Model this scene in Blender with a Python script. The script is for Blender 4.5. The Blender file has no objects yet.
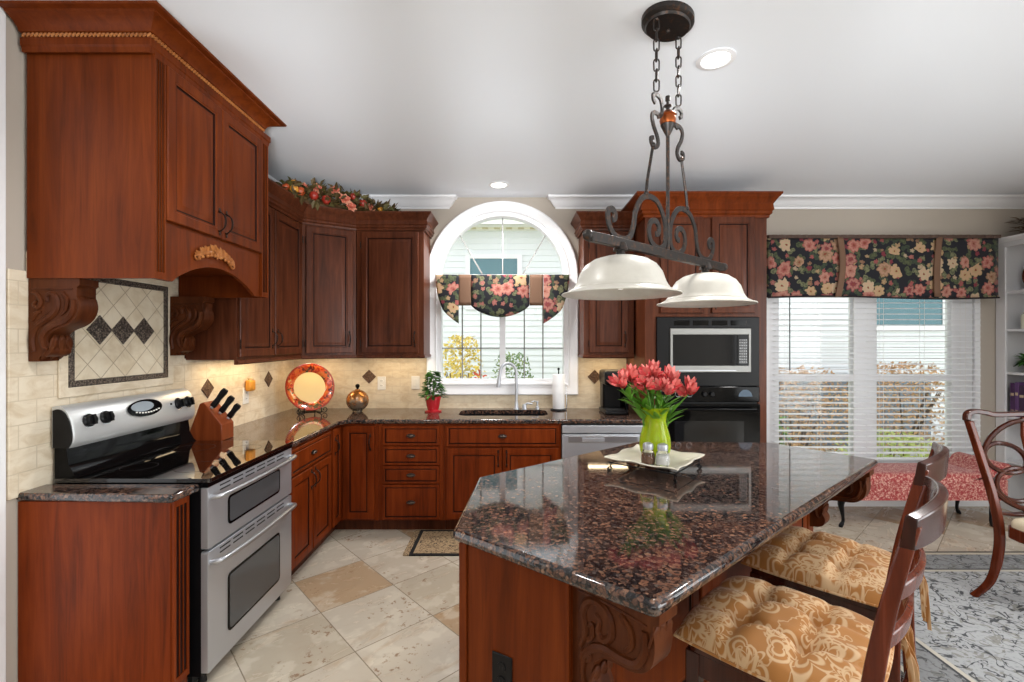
import bpy, bmesh, math, random
from mathutils import Vector, Matrix
from mathutils.geometry import tessellate_polygon
PI = math.pi
SC = bpy.context.scene
COL = SC.collection
random.seed(7)

# ------------------------------------------------------------------ camera, sky, light, exposure
EYE = 1.55
cd = bpy.data.cameras.new('camera'); cam = bpy.data.objects.new('camera', cd); COL.objects.link(cam)
cam.location = (0, 0, EYE); cam.rotation_euler = (PI/2, 0, 0)
cd.sensor_width = 36.0; cd.lens = 36.0*470/1024; cd.clip_start = 0.02
SC.camera = cam
SC.view_settings.view_transform = 'Standard'; SC.view_settings.look = 'None'
SC.view_settings.gamma = 1.0; SC.view_settings.use_curve_mapping = False
SC.view_settings.exposure = -0.1
w = bpy.data.worlds.new('sky'); SC.world = w; w.use_nodes = True
bg = w.node_tree.nodes['Background']; bg.inputs[0].default_value = (0.93, 0.97, 1.0, 1); bg.inputs[1].default_value = 2.15

def lamp(name, kind, loc, energy, color=(1, 1, 1), size=1.0, size_y=None, rot=(0, 0, 0), spot=None):
    d = bpy.data.lights.new(name, kind); d.energy = energy; d.color = color
    if kind == 'AREA':
        d.shape = 'RECTANGLE' if size_y else 'SQUARE'; d.size = size
        if size_y: d.size_y = size_y
    elif kind == 'SPOT':
        d.shadow_soft_size = size; d.spot_size = spot; d.spot_blend = 0.6
    else:
        d.shadow_soft_size = size
    o = bpy.data.objects.new(name, d); COL.objects.link(o); o.location = loc; o.rotation_euler = rot
    return o
# added fill panels at the side, at the rear and low behind the camera,
# the recessed cans, and the photographer's flash aimed at the ceiling
lamp('side_fill', 'AREA', (4.95, -.7, 1.5), 185, (0.95, 0.985, 1.0), 4.2, 2.3, (PI/2, 0, PI/2))  # large soft fill added at the open side, standing in for daylight
lamp('rear_fill', 'AREA', (0.6, -2.9, 2.0), 34, (0.97, 0.985, 1.0), 4.0, 1.2, (PI/2, 0, 0))  # weak fill added just inside the closed rear wall
lamp('upward_fill', 'AREA', (0.9, -0.7, 1.25), 5, (0.95, 0.98, 1.0), 2.6, 1.6, (PI-.4, 0, 0))  # broad upward fill added to brighten the ceiling
for yaw, el, e in ((.32, 17.5, 520), (-.02, 17.5, 480), (-.36, 17.5, 480), (-.66, 18, 300)): lamp('ceiling_flash', 'SPOT', (-.15, -.35, 1.7), e, (0.95, 0.98, 1.0), .3, rot=(PI/2+math.radians(el), 0, yaw), spot=math.radians(19))

# ------------------------------------------------------------------ node helpers
def S(r, g, b):                                   # sRGB 0-255 -> linear
    f = lambda c: (c/255/12.92) if c/255 <= .04045 else ((c/255+.055)/1.055)**2.4
    return (f(r), f(g), f(b), 1.0)
class G:
    def __init__(s, m):
        s.t = m.node_tree; s.b = s.t.nodes['Principled BSDF']
    def n(s, typ, ins=None, **props):
        nd = s.t.nodes.new('ShaderNode'+typ)
        for k, v in props.items(): setattr(nd, k, v)
        for k, v in (ins or {}).items(): s.put(nd.inputs[k], v)
        return nd
    def put(s, sock, v):
        if isinstance(v, bpy.types.NodeSocket): s.t.links.new(v, sock)
        else:
            if sock.type == 'RGBA' and len(v) == 3: v = (*v, 1)
            sock.default_value = v
    def co(s, which='Object'): return s.n('TexCoord').outputs[which]
    def map(s, v, loc=(0,0,0), rot=(0,0,0), sc=(1,1,1)):
        return s.n('Mapping', {'Vector': v, 'Location': loc, 'Rotation': rot, 'Scale': sc}).outputs[0]
    def m(s, op, a, b=0.0, c=0.0, clamp=False):
        nd = s.n('Math', {0: a, 1: b, 2: c}, operation=op, use_clamp=clamp); return nd.outputs[0]
    def vm(s, op, a, b=(0,0,0)):
        nd = s.n('VectorMath', {0: a, 1: b}, operation=op)
        return nd.outputs['Value'] if op in ('LENGTH', 'DISTANCE', 'DOT_PRODUCT') else nd.outputs[0]
    def noise(s, v, scale=5, detail=4, rough=.55, dist=0.0, col=False):
        nd = s.n('TexNoise', {'Vector': v, 'Scale': scale, 'Detail': detail, 'Roughness': rough, 'Distortion': dist})
        return nd.outputs['Color' if col else 'Fac']
    def vor(s, v, scale=5, feature='F1', rnd=1.0, dims='3D'):
        return s.n('TexVoronoi', {'Vector': v, 'Scale': scale, 'Randomness': rnd}, feature=feature, voronoi_dimensions=dims)
    def ramp(s, f, stops, interp='LINEAR'):
        nd = s.n('ValToRGB', {0: f}); cr = nd.color_ramp; cr.interpolation = interp
        while len(cr.elements) < len(stops): cr.elements.new(0.5)
        for e, (p, c) in zip(cr.elements, stops):
            e.position = p; e.color = (*c, 1) if len(c) == 3 else c
        return nd.outputs[0]
    def mix(s, f, a, b, blend='MIX'):
        nd = s.n('Mix', data_type='RGBA', blend_type=blend)
        s.put(nd.inputs[0], f); s.put(nd.inputs[6], a); s.put(nd.inputs[7], b); return nd.outputs[2]
    def sep(s, v): 
        nd = s.n('SeparateXYZ', {0: v}); return nd.outputs[0], nd.outputs[1], nd.outputs[2]
    def comb(s, x, y, z=0.0): return s.n('CombineXYZ', {0: x, 1: y, 2: z}).outputs[0]
    def step(s, a, lo, hi):                        # smooth 0..1
        return s.n('MapRange', {0: a, 1: lo, 2: hi, 3: 0.0, 4: 1.0}, interpolation_type='SMOOTHSTEP').outputs[0]
    def bump(s, h, strength=.3, dist=.01):
        return s.n('Bump', {'Height': h, 'Strength': strength, 'Distance': dist}).outputs[0]
    def set(s, **k):
        names = dict(col='Base Color', rough='Roughness', metal='Metallic', spec='Specular IOR Level', norm='Normal', trans='Transmission Weight',
                     ior='IOR', coat='Coat Weight', coatr='Coat Roughness', emi='Emission Color', es='Emission Strength', alpha='Alpha', sheen='Sheen Weight', sss='Subsurface Weight')
        for a, v in k.items(): s.put(s.b.inputs[names[a]], v)
M = {}
def mat(name, fn=None, **k):
    m = bpy.data.materials.new(name); m.use_nodes = True; g = G(m)
    if fn: fn(g)
    g.set(**k); M[name] = m; return m

def wood(c1, c2, c3, rough=.3, scale=1.0, coat=.25):
    def f(g):
        o = g.co(); rnd = g.n('ObjectInfo').outputs['Random']
        o = g.vm('ADD', o, g.comb(g.m('MULTIPLY', rnd, 7.3), g.m('MULTIPLY', rnd, 3.1), 0.0))
        v = g.map(o, sc=(14*scale, 14*scale, 1.1*scale))
        a = g.noise(v, 2.0, 5, .6, .6); b = g.noise(g.map(o, sc=(90, 90, 2.5)), 2, 3, .6); big = g.noise(g.map(o, sc=(3, 3, 1.2)), 1.2, 3)
        c = g.ramp(g.m('ADD', g.m('MULTIPLY', a, .75), g.m('MULTIPLY', big, .35)), [(.3, c1), (.52, c2), (.75, c3)])
        c = g.mix(g.m('MULTIPLY', g.step(b, .5, .75), .25), c, c1)
        g.set(col=c, spec=.1, rough=g.m('ADD', g.m('MULTIPLY', a, .12), rough-.06), coat=coat, coatr=.12, norm=g.bump(b, .05, .002))
    return f
mat('cherry', wood(S(66,28,8), S(100,42,12), S(118,54,18), .42, .8, .0))
mat('cherry_red', wood(S(70,27,7), S(110,43,12), S(132,57,19), .4, .9, .0))
mat('cherry_dark', wood(S(54,27,16), S(84,43,26), S(106,58,36), .36, 1.0, .14))
mat('cherry_glaze', wood(S(24,11,8), S(34,15,10), S(46,20,13), .45, 1.0, 0))
mat('cherry_gold', wood(S(120,70,34), S(160,98,52), S(186,124,70), .45))
mat('cherry_carved', wood(S(46,22,11), S(76,37,18), S(96,52,27), .4, 1.0, .0))
mat('walnut', wood(S(34,14,9), S(58,24,15), S(78,35,22), .24, 1.0, .5))
mat('walnut_red', wood(S(52,20,11), S(88,36,20), S(112,50,28), .26, 1.0, .4))
mat('block_wood', wood(S(96,42,18), S(126,58,27), S(146,72,36), .45))

def granite(g):
    o = g.co()
    wob = g.vm('ADD', o, g.vm('SCALE', g.vm('SUBTRACT', g.noise(o, 30, 2, col=True), (.5,.5,.5)), (0,0,0)))
    nd = g.n('VectorMath', {0: g.vm('SUBTRACT', g.noise(o, 34, 2, col=True), (.5,.5,.5)), 'Scale': .022}, operation='SCALE')
    v = g.vm('ADD', o, nd.outputs[0])
    a = g.vor(v, 74, 'F1'); e = a.outputs['Distance']
    rnd = g.sep(a.outputs['Color'])[0]
    brown = g.ramp(rnd, [(0, S(52,40,36)), (.2, S(98,68,54)), (.45, S(118,84,66)), (.62, S(84,76,72)), (.8, S(104,70,54)), (1, S(138,106,86))])
    n2 = g.noise(o, 95, 4, .7)
    brown = g.mix(g.m('MULTIPLY', g.step(n2, .44, .6), .7), brown, S(40,34,34))
    dark = g.mix(g.step(g.noise(o, 160, 2), .5, .66), S(20,18,20), S(62,58,59))
    edge = g.step(g.m('ADD', e, g.m('MULTIPLY', g.m('SUBTRACT', g.noise(o, 110, 3), .5), .5)), 0.50, 0.74)
    keep = g.step(g.sep(a.outputs['Color'])[1], .12, .2)
    c = g.mix(g.m('MAXIMUM', edge, g.m('SUBTRACT', 1.0, keep)), brown, dark)
    g.set(col=c, rough=.06, spec=.55, coat=.15, coatr=.03)
mat('granite', granite)

def travertine(base, dark, sx, sy, mortar, ax, rough=.45, hue=.5):
    """running or square tile on the plane spanned by two object axes"""
    def f(g):
        o = g.co(); x = g.sep(o); v = g.comb(x[ax[0]], x[ax[1]], 0.0)
        br = g.n('TexBrick', {'Vector': v, 'Color1': (0,0,0,1), 'Color2': (1,1,1,1), 'Mortar': (.5,.5,.5,1), 'Scale': 1.0, 'Mortar Size': mortar, 'Mortar Smooth': .3, 'Brick Width': sx, 'Row Height': sy}, offset=.5 if hue < .9 else 0.0)
        n1 = g.noise(g.map(o, sc=(1,1,2.2)), 9, 5, .65, .8); n2 = g.noise(o, 60, 3)
        c = g.mix(g.step(n1, .35, .75), base, dark)
        c = g.mix(g.m('MULTIPLY', br.outputs['Color'], .35), c, S(228,214,190))
        c = g.mix(g.m('MULTIPLY', g.step(n2, .62, .72), .3), c, dark)
        c = g.mix(br.outputs['Fac'], c, S(205,190,166))
        g.set(col=c, rough=rough, norm=g.bump(g.m('ADD', g.m('MULTIPLY', br.outputs['Fac'], -1.0), g.m('MULTIPLY', n2, .15)), .35, .003))
    return f
mat('splash_back', travertine(S(222,208,182), S(196,174,142), .15, .075, .0025, (0, 2)))
mat('splash_side', travertine(S(226,214,192), S(200,180,150), .15, .1, .0025, (1, 2)))
mat('stone_frame', travertine(S(222,210,188), S(198,180,152), 3, 3, .0001, (0, 2)))

def diamonds(g):
    o = g.co(); x = g.sep(o); v = g.map(g.comb(x[0], x[2], 0.0), rot=(0, 0, PI/4))
    br = g.n('TexBrick', {'Vector': v, 'Color1': (0,0,0,1), 'Color2': (1,1,1,1), 'Mortar': (.5,.5,.5,1), 'Scale': 1.0, 'Mortar Size': .0022, 'Brick Width': .104, 'Row Height': .104}, offset=0.0)
    n1 = g.noise(o, 12, 5, .6, .6)
    c = g.mix(g.step(n1, .3, .75), S(226,214,190), S(204,186,156))
    c = g.mix(g.m('MULTIPLY', br.outputs['Color'], .4), c, S(232,222,200))
    c = g.mix(br.outputs['Fac'], c, S(176,160,134))
    g.set(col=c, rough=.4, norm=g.bump(g.m('MULTIPLY', br.outputs['Fac'], -1.0), .4, .003))
mat('diamond_tile', diamonds)
def pewter(g):
    o = g.co(); n = g.vor(o, 130, 'F1').outputs['Distance']
    g.set(col=g.mix(g.step(n, .2, .7), S(128,116,104), S(62,55,50)), metal=.4, rough=.45, norm=g.bump(n, .8, .004))
mat('pewter_tile', pewter)
def bronze_tile(g):
    o = g.co(); n = g.vor(o, 110, 'F1').outputs['Distance']
    g.set(col=g.mix(g.step(n, .2, .7), S(128,100,80), S(78,58,46)), metal=.3, rough=.5, norm=g.bump(n, .6, .004))
mat('bronze_tile', bronze_tile)

def floor_tile(g):
    o = g.co(); v = g.map(o, loc=(1.09, -2.68, 0)); v = g.n('VectorRotate', {'Vector': v, 'Angle': -math.radians(42.5)}, rotation_type='Z_AXIS').outputs[0]
    br = g.n('TexBrick', {'Vector': v, 'Color1': (0,0,0,1), 'Color2': (1,1,1,1), 'Mortar': (.5,.5,.5,1), 'Scale': 1.0, 'Mortar Size': .003, 'Mortar Smooth': .2, 'Brick Width': .455, 'Row Height': .455}, offset=0.0)
    cell = g.vm('FLOOR', g.vm('DIVIDE', v, (.455, .455, 1)))
    wn = g.n('TexWhiteNoise', {'Vector': cell}, noise_dimensions='3D'); rnd = wn.outputs['Value']
    sh = g.vm('ADD', v, g.vm('MULTIPLY', wn.outputs['Color'], (9, 9, 9)))
    n1 = g.noise(g.map(sh, sc=(1, 2.6, 1)), 3.2, 6, .62, .7); n2 = g.noise(sh, 26, 4, .7)
    c = g.ramp(rnd, [(0, S(184,172,152)), (.3, S(198,188,172)), (.6, S(192,180,162)), (.78, S(200,192,178)), (.86, S(176,150,120)), (1, S(164,136,106))])
    cx, cy, _ = g.sep(cell); tan = g.m('MULTIPLY', g.m('COMPARE', cx, 0.0, .3), g.m('COMPARE', cy, 0.0, .3)); c = g.mix(g.m('MULTIPLY', tan, .8), c, S(176,146,112))
    c = g.mix(g.m('MULTIPLY', g.step(n1, .5, .74), .6), c, S(170,142,108))
    c = g.mix(g.m('MULTIPLY', g.step(g.noise(sh, 7, 3), .5, .62), .35), c, S(224,216,198))
    pits = g.m('MULTIPLY', g.step(n2, .56, .64), g.step(g.noise(sh, 4, 2), .5, .6))
    c = g.mix(g.m('MULTIPLY', pits, .75), c, S(134,100,70))
    c = g.mix(br.outputs['Fac'], c, S(140,128,110))
    g.set(col=c, rough=g.m('ADD', .16, g.m('MULTIPLY', n1, .2)), spec=.5, norm=g.bump(g.m('ADD', g.m('MULTIPLY', br.outputs['Fac'], -1.0), g.m('MULTIPLY', pits, -.3)), .25, .003))
mat('floor_tile', floor_tile)

def plaster(c, amt=.05):
    def f(g):
        n = g.noise(g.co(), 120, 3); g.set(col=c, rough=.75, norm=g.bump(n, amt, .002))
    return f
mat('wall_paint', plaster(S(180,170,158))); mat('ceiling_paint', plaster(S(240,244,250)))
mat('white_trim', plaster(S(236,236,238), .02), rough=.35); mat('shelf_paint', plaster(S(224,224,226), .02), rough=.4)
def steel(c, r, me=1.0):
    def f(g):
        n = g.noise(g.map(g.co(), sc=(3, 3, 220)), 3, 2); g.set(col=c, metal=me, rough=g.m('ADD', r-.05, g.m('MULTIPLY', n, .12)))
    return f
mat('steel', steel(S(196,199,205), .38, .72)); mat('steel_bright', steel(S(184,186,190), .3, .85)); mat('control_silver', steel(S(208,210,210), .38, .55))
mat('microwave_steel', steel(S(150,150,147), .48, .55)); mat('oven_dial', col=S(84,100,116), rough=.2, spec=.2)
mat('chrome', col=S(225,226,228), metal=1.0, rough=.08)
mat('black_gloss', col=S(9,9,10), rough=.07, spec=.13); mat('black_satin', col=S(15,15,17), rough=.34, spec=.2); mat('black_matt', col=S(18,18,19), rough=.6)
mat('oven_glass', col=S(20,21,23), rough=.06, spec=.25); mat('range_glass', col=S(78,81,84), rough=.08, spec=.5); mat('cooktop_glass', col=S(12,10,10), rough=.03, spec=.8, coat=.6, coatr=.02)  # range_glass: base grey lightened to carry the reflected floor
def iron(g):
    n = g.noise(g.co(), 60, 3); g.set(col=g.mix(g.step(n, .5, .75), S(44,40,38), S(86,58,40)), metal=.6, rough=.42)
mat('iron', iron); mat('bronze', col=S(46,36,32), metal=.8, rough=.35); mat('copper', steel(S(168,92,52), .3)); mat('gold_rod', col=S(188,170,132), metal=.9, rough=.3)
def shade_glass(g):
    n = g.noise(g.co(), 26, 3, .6); g.set(col=g.mix(n, S(204,201,192), S(182,178,168)), rough=.35, sss=.0, emi=(1, .95, .86, 1), es=.03)
mat('shade_glass', shade_glass)
mat('lamp_glow', col=(1,1,1,1), emi=(1, .93, .82, 1), es=5.0); mat('bulb', col=(1,1,1,1), emi=(1, .95, .88, 1), es=1.2)
mat('glass_pane', col=(1,1,1,1), rough=.0, trans=1.0, ior=1.05, spec=.3)
mat('clear_glass', col=(1,1,1,1), rough=.02, trans=1.0, ior=1.45)
mat('lime_glass', col=S(200,216,44), rough=.12, trans=.5, ior=1.3, sss=.2)
mat('ceramic', col=S(232,226,208), rough=.2); mat('white_plastic', col=S(232,230,224), rough=.4); mat('paper', col=S(240,240,240), rough=.9)
mat('red_glaze', col=S(190,34,44), rough=.2, coat=.4); mat('pepper', col=S(120,84,62), rough=.8); mat('salt', col=S(236,236,232), rough=.8)
mat('ribbon', col=S(116,86,66), rough=.8); mat('muntin', col=S(142,142,140), rough=.5)
def leafy(a, b, c, sc=30):
    def f(g):
        n = g.noise(g.co(), sc, 2); r = g.n('NewGeometry').outputs['Random Per Island']
        g.set(col=g.mix(g.m('MULTIPLY', n, .4), g.ramp(r, [(0, a), (.5, b), (1, c)]), a), rough=.6)
    return f
mat('leaf_green', leafy(S(40,84,26), S(70,124,40), S(100,150,60))); mat('leaf_bright', leafy(S(84,140,36), S(110,166,50), S(60,116,34)))
mat('leaf_autumn', leafy(S(84,84,40), S(92,60,32), S(60,50,26))); mat('leaf_yellow', leafy(S(224,196,80), S(238,216,120), S(190,180,90)))
mat('leaf_orange', leafy(S(190,146,104), S(222,184,140), S(132,104,78))); mat('leaf_mixed', leafy(S(120,150,90), S(90,124,80), S(166,176,96)))
mat('leaf_redpink', leafy(S(206,60,50), S(196,96,60), S(220,120,60)))
mat('petal_red', leafy(S(196,36,46), S(226,80,86), S(244,156,146))); mat('petal_peach', leafy(S(214,130,104), S(190,84,66), S(226,160,130)))
mat('stem_green', col=S(86,140,44), rough=.5); mat('bark', plaster(S(84,66,52), .4)); mat('fruit_red', col=S(146,40,26), rough=.35); mat('fruit_gold', col=S(206,140,46), rough=.4); mat('fruit_orange', col=S(166,70,30), rough=.4)
# window glass: a thin pane, mostly clear with a faint reflection
def _pane():
    m = bpy.data.materials.new('window_glass'); m.use_nodes = True; t = m.node_tree; t.nodes.clear()
    out = t.nodes.new('ShaderNodeOutputMaterial'); mx = t.nodes.new('ShaderNodeMixShader'); tr = t.nodes.new('ShaderNodeBsdfTransparent'); gl = t.nodes.new('ShaderNodeBsdfGlossy')
    fr = t.nodes.new('ShaderNodeFresnel'); fr.inputs[0].default_value = 1.3; gl.inputs['Roughness'].default_value = .02
    t.links.new(fr.outputs[0], mx.inputs[0]); t.links.new(tr.outputs[0], mx.inputs[1]); t.links.new(gl.outputs[0], mx.inputs[2]); t.links.new(mx.outputs[0], out.inputs[0]); M['window_glass'] = m
_pane()

def floral(ax, base, scale, cols, leafc, thr=1.0):
    def f(g):
        x = g.sep(g.co()); p = g.comb(x[ax[0]], x[ax[1]], 0.0)
        rnd = g.n('ObjectInfo').outputs['Random']; p = g.vm('ADD', p, g.comb(g.m('MULTIPLY', rnd, 3.7), g.m('MULTIPLY', rnd, 1.9)))
        def flowers(pp, sc, k, R, c, seed, keep, lo=.62):
            wn = g.vm('MULTIPLY', g.vm('SUBTRACT', g.noise(pp, 16, 2, col=True), (.5,.5,.5)), (.045, .045, 0))
            pp = g.vm('ADD', g.vm('ADD', pp, wn), (seed, seed*.37, 0))
            v = g.vor(pp, sc, 'F1', .8, '2D'); d = g.vm('SUBTRACT', pp, v.outputs['Position']); d = g.vm('MULTIPLY', d, (sc, sc, 0))
            dx, dy, _ = g.sep(d); L = g.vm('LENGTH', d); th = g.m('ARCTAN2', dy, dx); cr = g.sep(v.outputs['Color'])
            pet = g.m('ABSOLUTE', g.m('SINE', g.m('ADD', g.m('MULTIPLY', th, k), g.m('MULTIPLY', cr[0], 6))))
            rad = g.m('MULTIPLY', g.m('ADD', lo, g.m('MULTIPLY', pet, 1-lo)), g.m('ADD', R*.75, g.m('MULTIPLY', cr[1], R*.4)))
            q = g.m('DIVIDE', L, rad); mask = g.m('MULTIPLY', g.m('SUBTRACT', 1.0, g.step(q, .9, 1.02)), g.m('GREATER_THAN', cr[0], keep))
            n = g.noise(pp, 34, 3)
            colr = g.ramp(cr[2], c, 'CONSTANT'); shade = g.m('ADD', g.m('MULTIPLY', g.m('SINE', g.m('ADD', g.m('MULTIPLY', q, 9), g.m('MULTIPLY', n, 5))), .5), .5)
            return mask, colr, shade, q
        c = base
        m1, c1, s1, _ = flowers(p, scale*1.7, 1.0, .62, leafc, 3.1, .25, .22); c = g.mix(m1, c, g.mix(g.m('MULTIPLY', s1, .6), c1, S(40,44,36)))
        m2, c2, s2, _ = flowers(p, scale*1.9, 2.5, .36, cols, 8.6, .55); c = g.mix(m2, c, g.mix(g.m('MULTIPLY', s2, .5), c2, S(110,50,60)))
        m3, c3, s3, q3 = flowers(p, scale, 3.5, .56, cols, 0.4, .45, .7); c = g.mix(m3, c, g.mix(g.m('MULTIPLY', s3, .55), c3, S(196,150,128)))
        c = g.mix(g.m('MULTIPLY', g.m('SUBTRACT', 1.0, g.step(q3, .12, .2)), m3), c, S(130,60,40))
        g.set(col=c, rough=.85, sheen=.1)
    return f
FL = [(0, S(158,84,78)), (.25, S(176,150,108)), (.45, S(124,42,54)), (.6, S(184,166,134)), (.75, S(164,104,92)), (.9, S(140,110,80))]
LF = [(0, S(84,92,60)), (.4, S(118,120,86)), (.7, S(58,72,52))]
mat('floral_navy', floral((0, 2), S(17,17,27), 8.0, FL, LF))
def cushion_fabric(g):
    x = g.sep(g.co()); p = g.comb(x[0], x[1], g.m('MULTIPLY', x[2], .4)); rnd = g.n('ObjectInfo').outputs['Random']; p = g.vm('ADD', p, g.comb(g.m('MULTIPLY', rnd, 3.3), rnd))
    line = None
    for sc, k, seed, R in ((6.2, 2.5, .2, .5), (9, 3.5, 4.4, .38), (10, 1.0, 7.7, .42)):
        pp = g.vm('ADD', p, (seed, seed*.6, 0)); v = g.vor(pp, sc, 'F1', .75, '2D'); d = g.vm('MULTIPLY', g.vm('SUBTRACT', pp, v.outputs['Position']), (sc, sc, 0))
        dx, dy, _ = g.sep(d); L = g.vm('LENGTH', d); th = g.m('ARCTAN2', dy, dx); cr = g.sep(v.outputs['Color'])
        pet = g.m('ABSOLUTE', g.m('SINE', g.m('ADD', g.m('MULTIPLY', th, k), g.m('MULTIPLY', cr[0], 6))))
        q = g.m('DIVIDE', L, g.m('MULTIPLY', g.m('ADD', .45, g.m('MULTIPLY', pet, .55)), R))
        ln = g.m('MAXIMUM', g.m('SUBTRACT', 1.0, g.step(g.m('ABSOLUTE', g.m('SUBTRACT', q, 1.0)), .05, .15)), g.m('SUBTRACT', 1.0, g.step(g.m('ABSOLUTE', g.m('SUBTRACT', q, .55)), .05, .14)))
        ln = g.m('MULTIPLY', ln, g.step(cr[1], .3, .35)); line = ln if line is None else g.m('MAXIMUM', line, ln)
    n = g.noise(p, 9, 3); vein = g.m('SUBTRACT', 1.0, g.step(g.m('ABSOLUTE', g.m('SUBTRACT', n, .5)), .006, .016)); line = g.m('MAXIMUM', line, g.m('MULTIPLY', vein, .8))
    c = g.mix(g.noise(p, 5, 2), S(160,104,42), S(176,118,54)); c = g.mix(g.m('MULTIPLY', line, .65), c, S(220,192,152))
    g.set(col=c, rough=.7, sheen=.15, norm=g.bump(g.noise(g.co(), 400, 2), .08, .001))
mat('cushion_fabric', cushion_fabric)
def bench_fabric(g):
    o = g.co(); v = g.vor(o, 46, 'F1').outputs['Distance']; n = g.noise(o, 55, 3, .6, 1.5)
    c = g.mix(g.step(n, .5, .58), S(150,44,46), S(204,150,136)); c = g.mix(g.m('MULTIPLY', g.m('SUBTRACT', 1.0, g.step(v, .15, .3)), .8), c, S(222,186,168))
    g.set(col=c, rough=.85, sheen=.2)
mat('bench_fabric', bench_fabric)
def scrollwork(base, dark, mid, scale, half, bands):
    """a rug: tangled scrolls with border bands, centred on the object's origin"""
    def f(g):
        o = g.co(); x = g.sep(o); ax = g.m('ABSOLUTE', x[0]); ay = g.m('ABSOLUTE', x[1])
        e = g.m('MINIMUM', g.m('SUBTRACT', half[0], ax), g.m('SUBTRACT', half[1], ay))
        p = g.comb(ax, ay, 0.0); n1 = g.noise(p, scale, 2.5, .5, 1.2); n2 = g.noise(g.vm('ADD', p, (5,3,0)), scale*1.6, 2, .5, 1.6); n3 = g.noise(p, scale*5, 3)
        ln = g.m('SUBTRACT', 1.0, g.step(g.m('ABSOLUTE', g.m('SUBTRACT', n1, .5)), .012, .03)); l2 = g.step(n2, .58, .62)
        c = g.mix(g.m('MULTIPLY', l2, .8), base, mid); c = g.mix(g.m('MULTIPLY', ln, .9), c, dark); c = g.mix(g.m('MULTIPLY', g.step(n3, .5, .7), .35), c, dark)
        for lo, hi, colr, a in bands:
            k = g.m('MULTIPLY', g.m('GREATER_THAN', e, lo), g.m('LESS_THAN', e, hi)); c = g.mix(g.m('MULTIPLY', k, a), c, colr)
        g.set(col=c, rough=.95, norm=g.bump(g.noise(o, 500, 2), .2, .002))
    return f
mat('rug', scrollwork(S(166,167,168), S(46,48,52), S(128,126,118), 9.0, (1.4, 1.3), [(0, .02, S(70,66,62), 1), (.02, .05, S(186,176,158), 1), (.26, .275, S(60,60,64), 1), (.275, .3, S(190,184,170), 1), (.05, .26, S(88,88,88), .5)]))
mat('mat_rug', scrollwork(S(168,142,108), S(26,23,22), S(96,74,56), 20.0, (.37, .225), [(0, .028, S(20,18,18), 1)]))
def siding(g):
    n = g.noise(g.map(g.co(), sc=(.3, 1, 8)), 3, 2); g.set(col=g.mix(n, S(226,230,232), S(236,238,240)), rough=.6)
mat('siding', siding); mat('eave', plaster(S(238,236,228), .02)); mat('house_glass', col=S(70,116,126), rough=.08, spec=.8); mat('roof', plaster(S(150,146,142), .4))
mat('lawn', plaster(S(166,186,96), .5)); mat('patio', plaster(S(186,184,178), .3)); mat('fence', plaster(S(120,130,140), .1))
def plate_rim(g):
    x = g.sep(g.co()); r = g.vm('LENGTH', g.comb(x[0], x[2])); n = g.vor(g.co(), 26, 'F1'); cr = g.sep(n.outputs['Color'])[0]
    c = g.ramp(cr, [(0, S(170,54,26)), (.25, S(200,110,44)), (.45, S(84,30,22)), (.65, S(210,164,96)), (.8, S(80,70,38))], 'CONSTANT')
    c = g.mix(g.step(g.noise(g.co(), 60, 3), .45, .6), c, S(206,88,44)); c = g.mix(g.m('GREATER_THAN', r, .193), c, S(150,50,24)); g.set(col=c, rough=.15, coat=.5)
mat('plate_rim', plate_rim); mat('plate_well', col=S(228,196,126), rough=.15, coat=.5)
def mercury(g):
    n = g.noise(g.co(), 22, 4, .65); x = g.sep(g.co())
    c = g.mix(g.step(g.m('ADD', n, g.m('MULTIPLY', x[2], 2.6)), .62, .9), S(150,138,122), S(170,110,54)); g.set(col=c, metal=.7, rough=g.m('ADD', .12, g.m('MULTIPLY', n, .25)))
mat('mercury_glass', mercury)
def keypad(g):
    x = g.sep(g.co()); a = g.m('FRACT', g.m('MULTIPLY', x[0], 60)); b = g.m('FRACT', g.m('MULTIPLY', x[2], 45)); k = g.m('MULTIPLY', g.m('GREATER_THAN', a, .45), g.m('GREATER_THAN', b, .55))
    g.set(col=g.mix(k, S(24,24,26), S(150,150,150)), rough=.2)
mat('keypad', keypad); mat('display', col=S(150,160,168), rough=.1, coat=.3)
def book(c): return lambda g: g.set(col=c, rough=.5)
for i, c in enumerate(((74,40,84), (96,60,112), (60,34,66), (112,96,120), (40,34,44))): mat('book_%d' % i, book(S(*c)))
mat('ruffle', plaster(S(82,62,52), .3)); mat('hem', col=S(40,32,34), rough=.9); mat('gold_pot', col=S(196,176,140), rough=.5); mat('tan_seat', plaster(S(214,200,172), .2)); mat('twig', leafy(S(96,70,44), S(66,46,30), S(128,100,66)))

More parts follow.
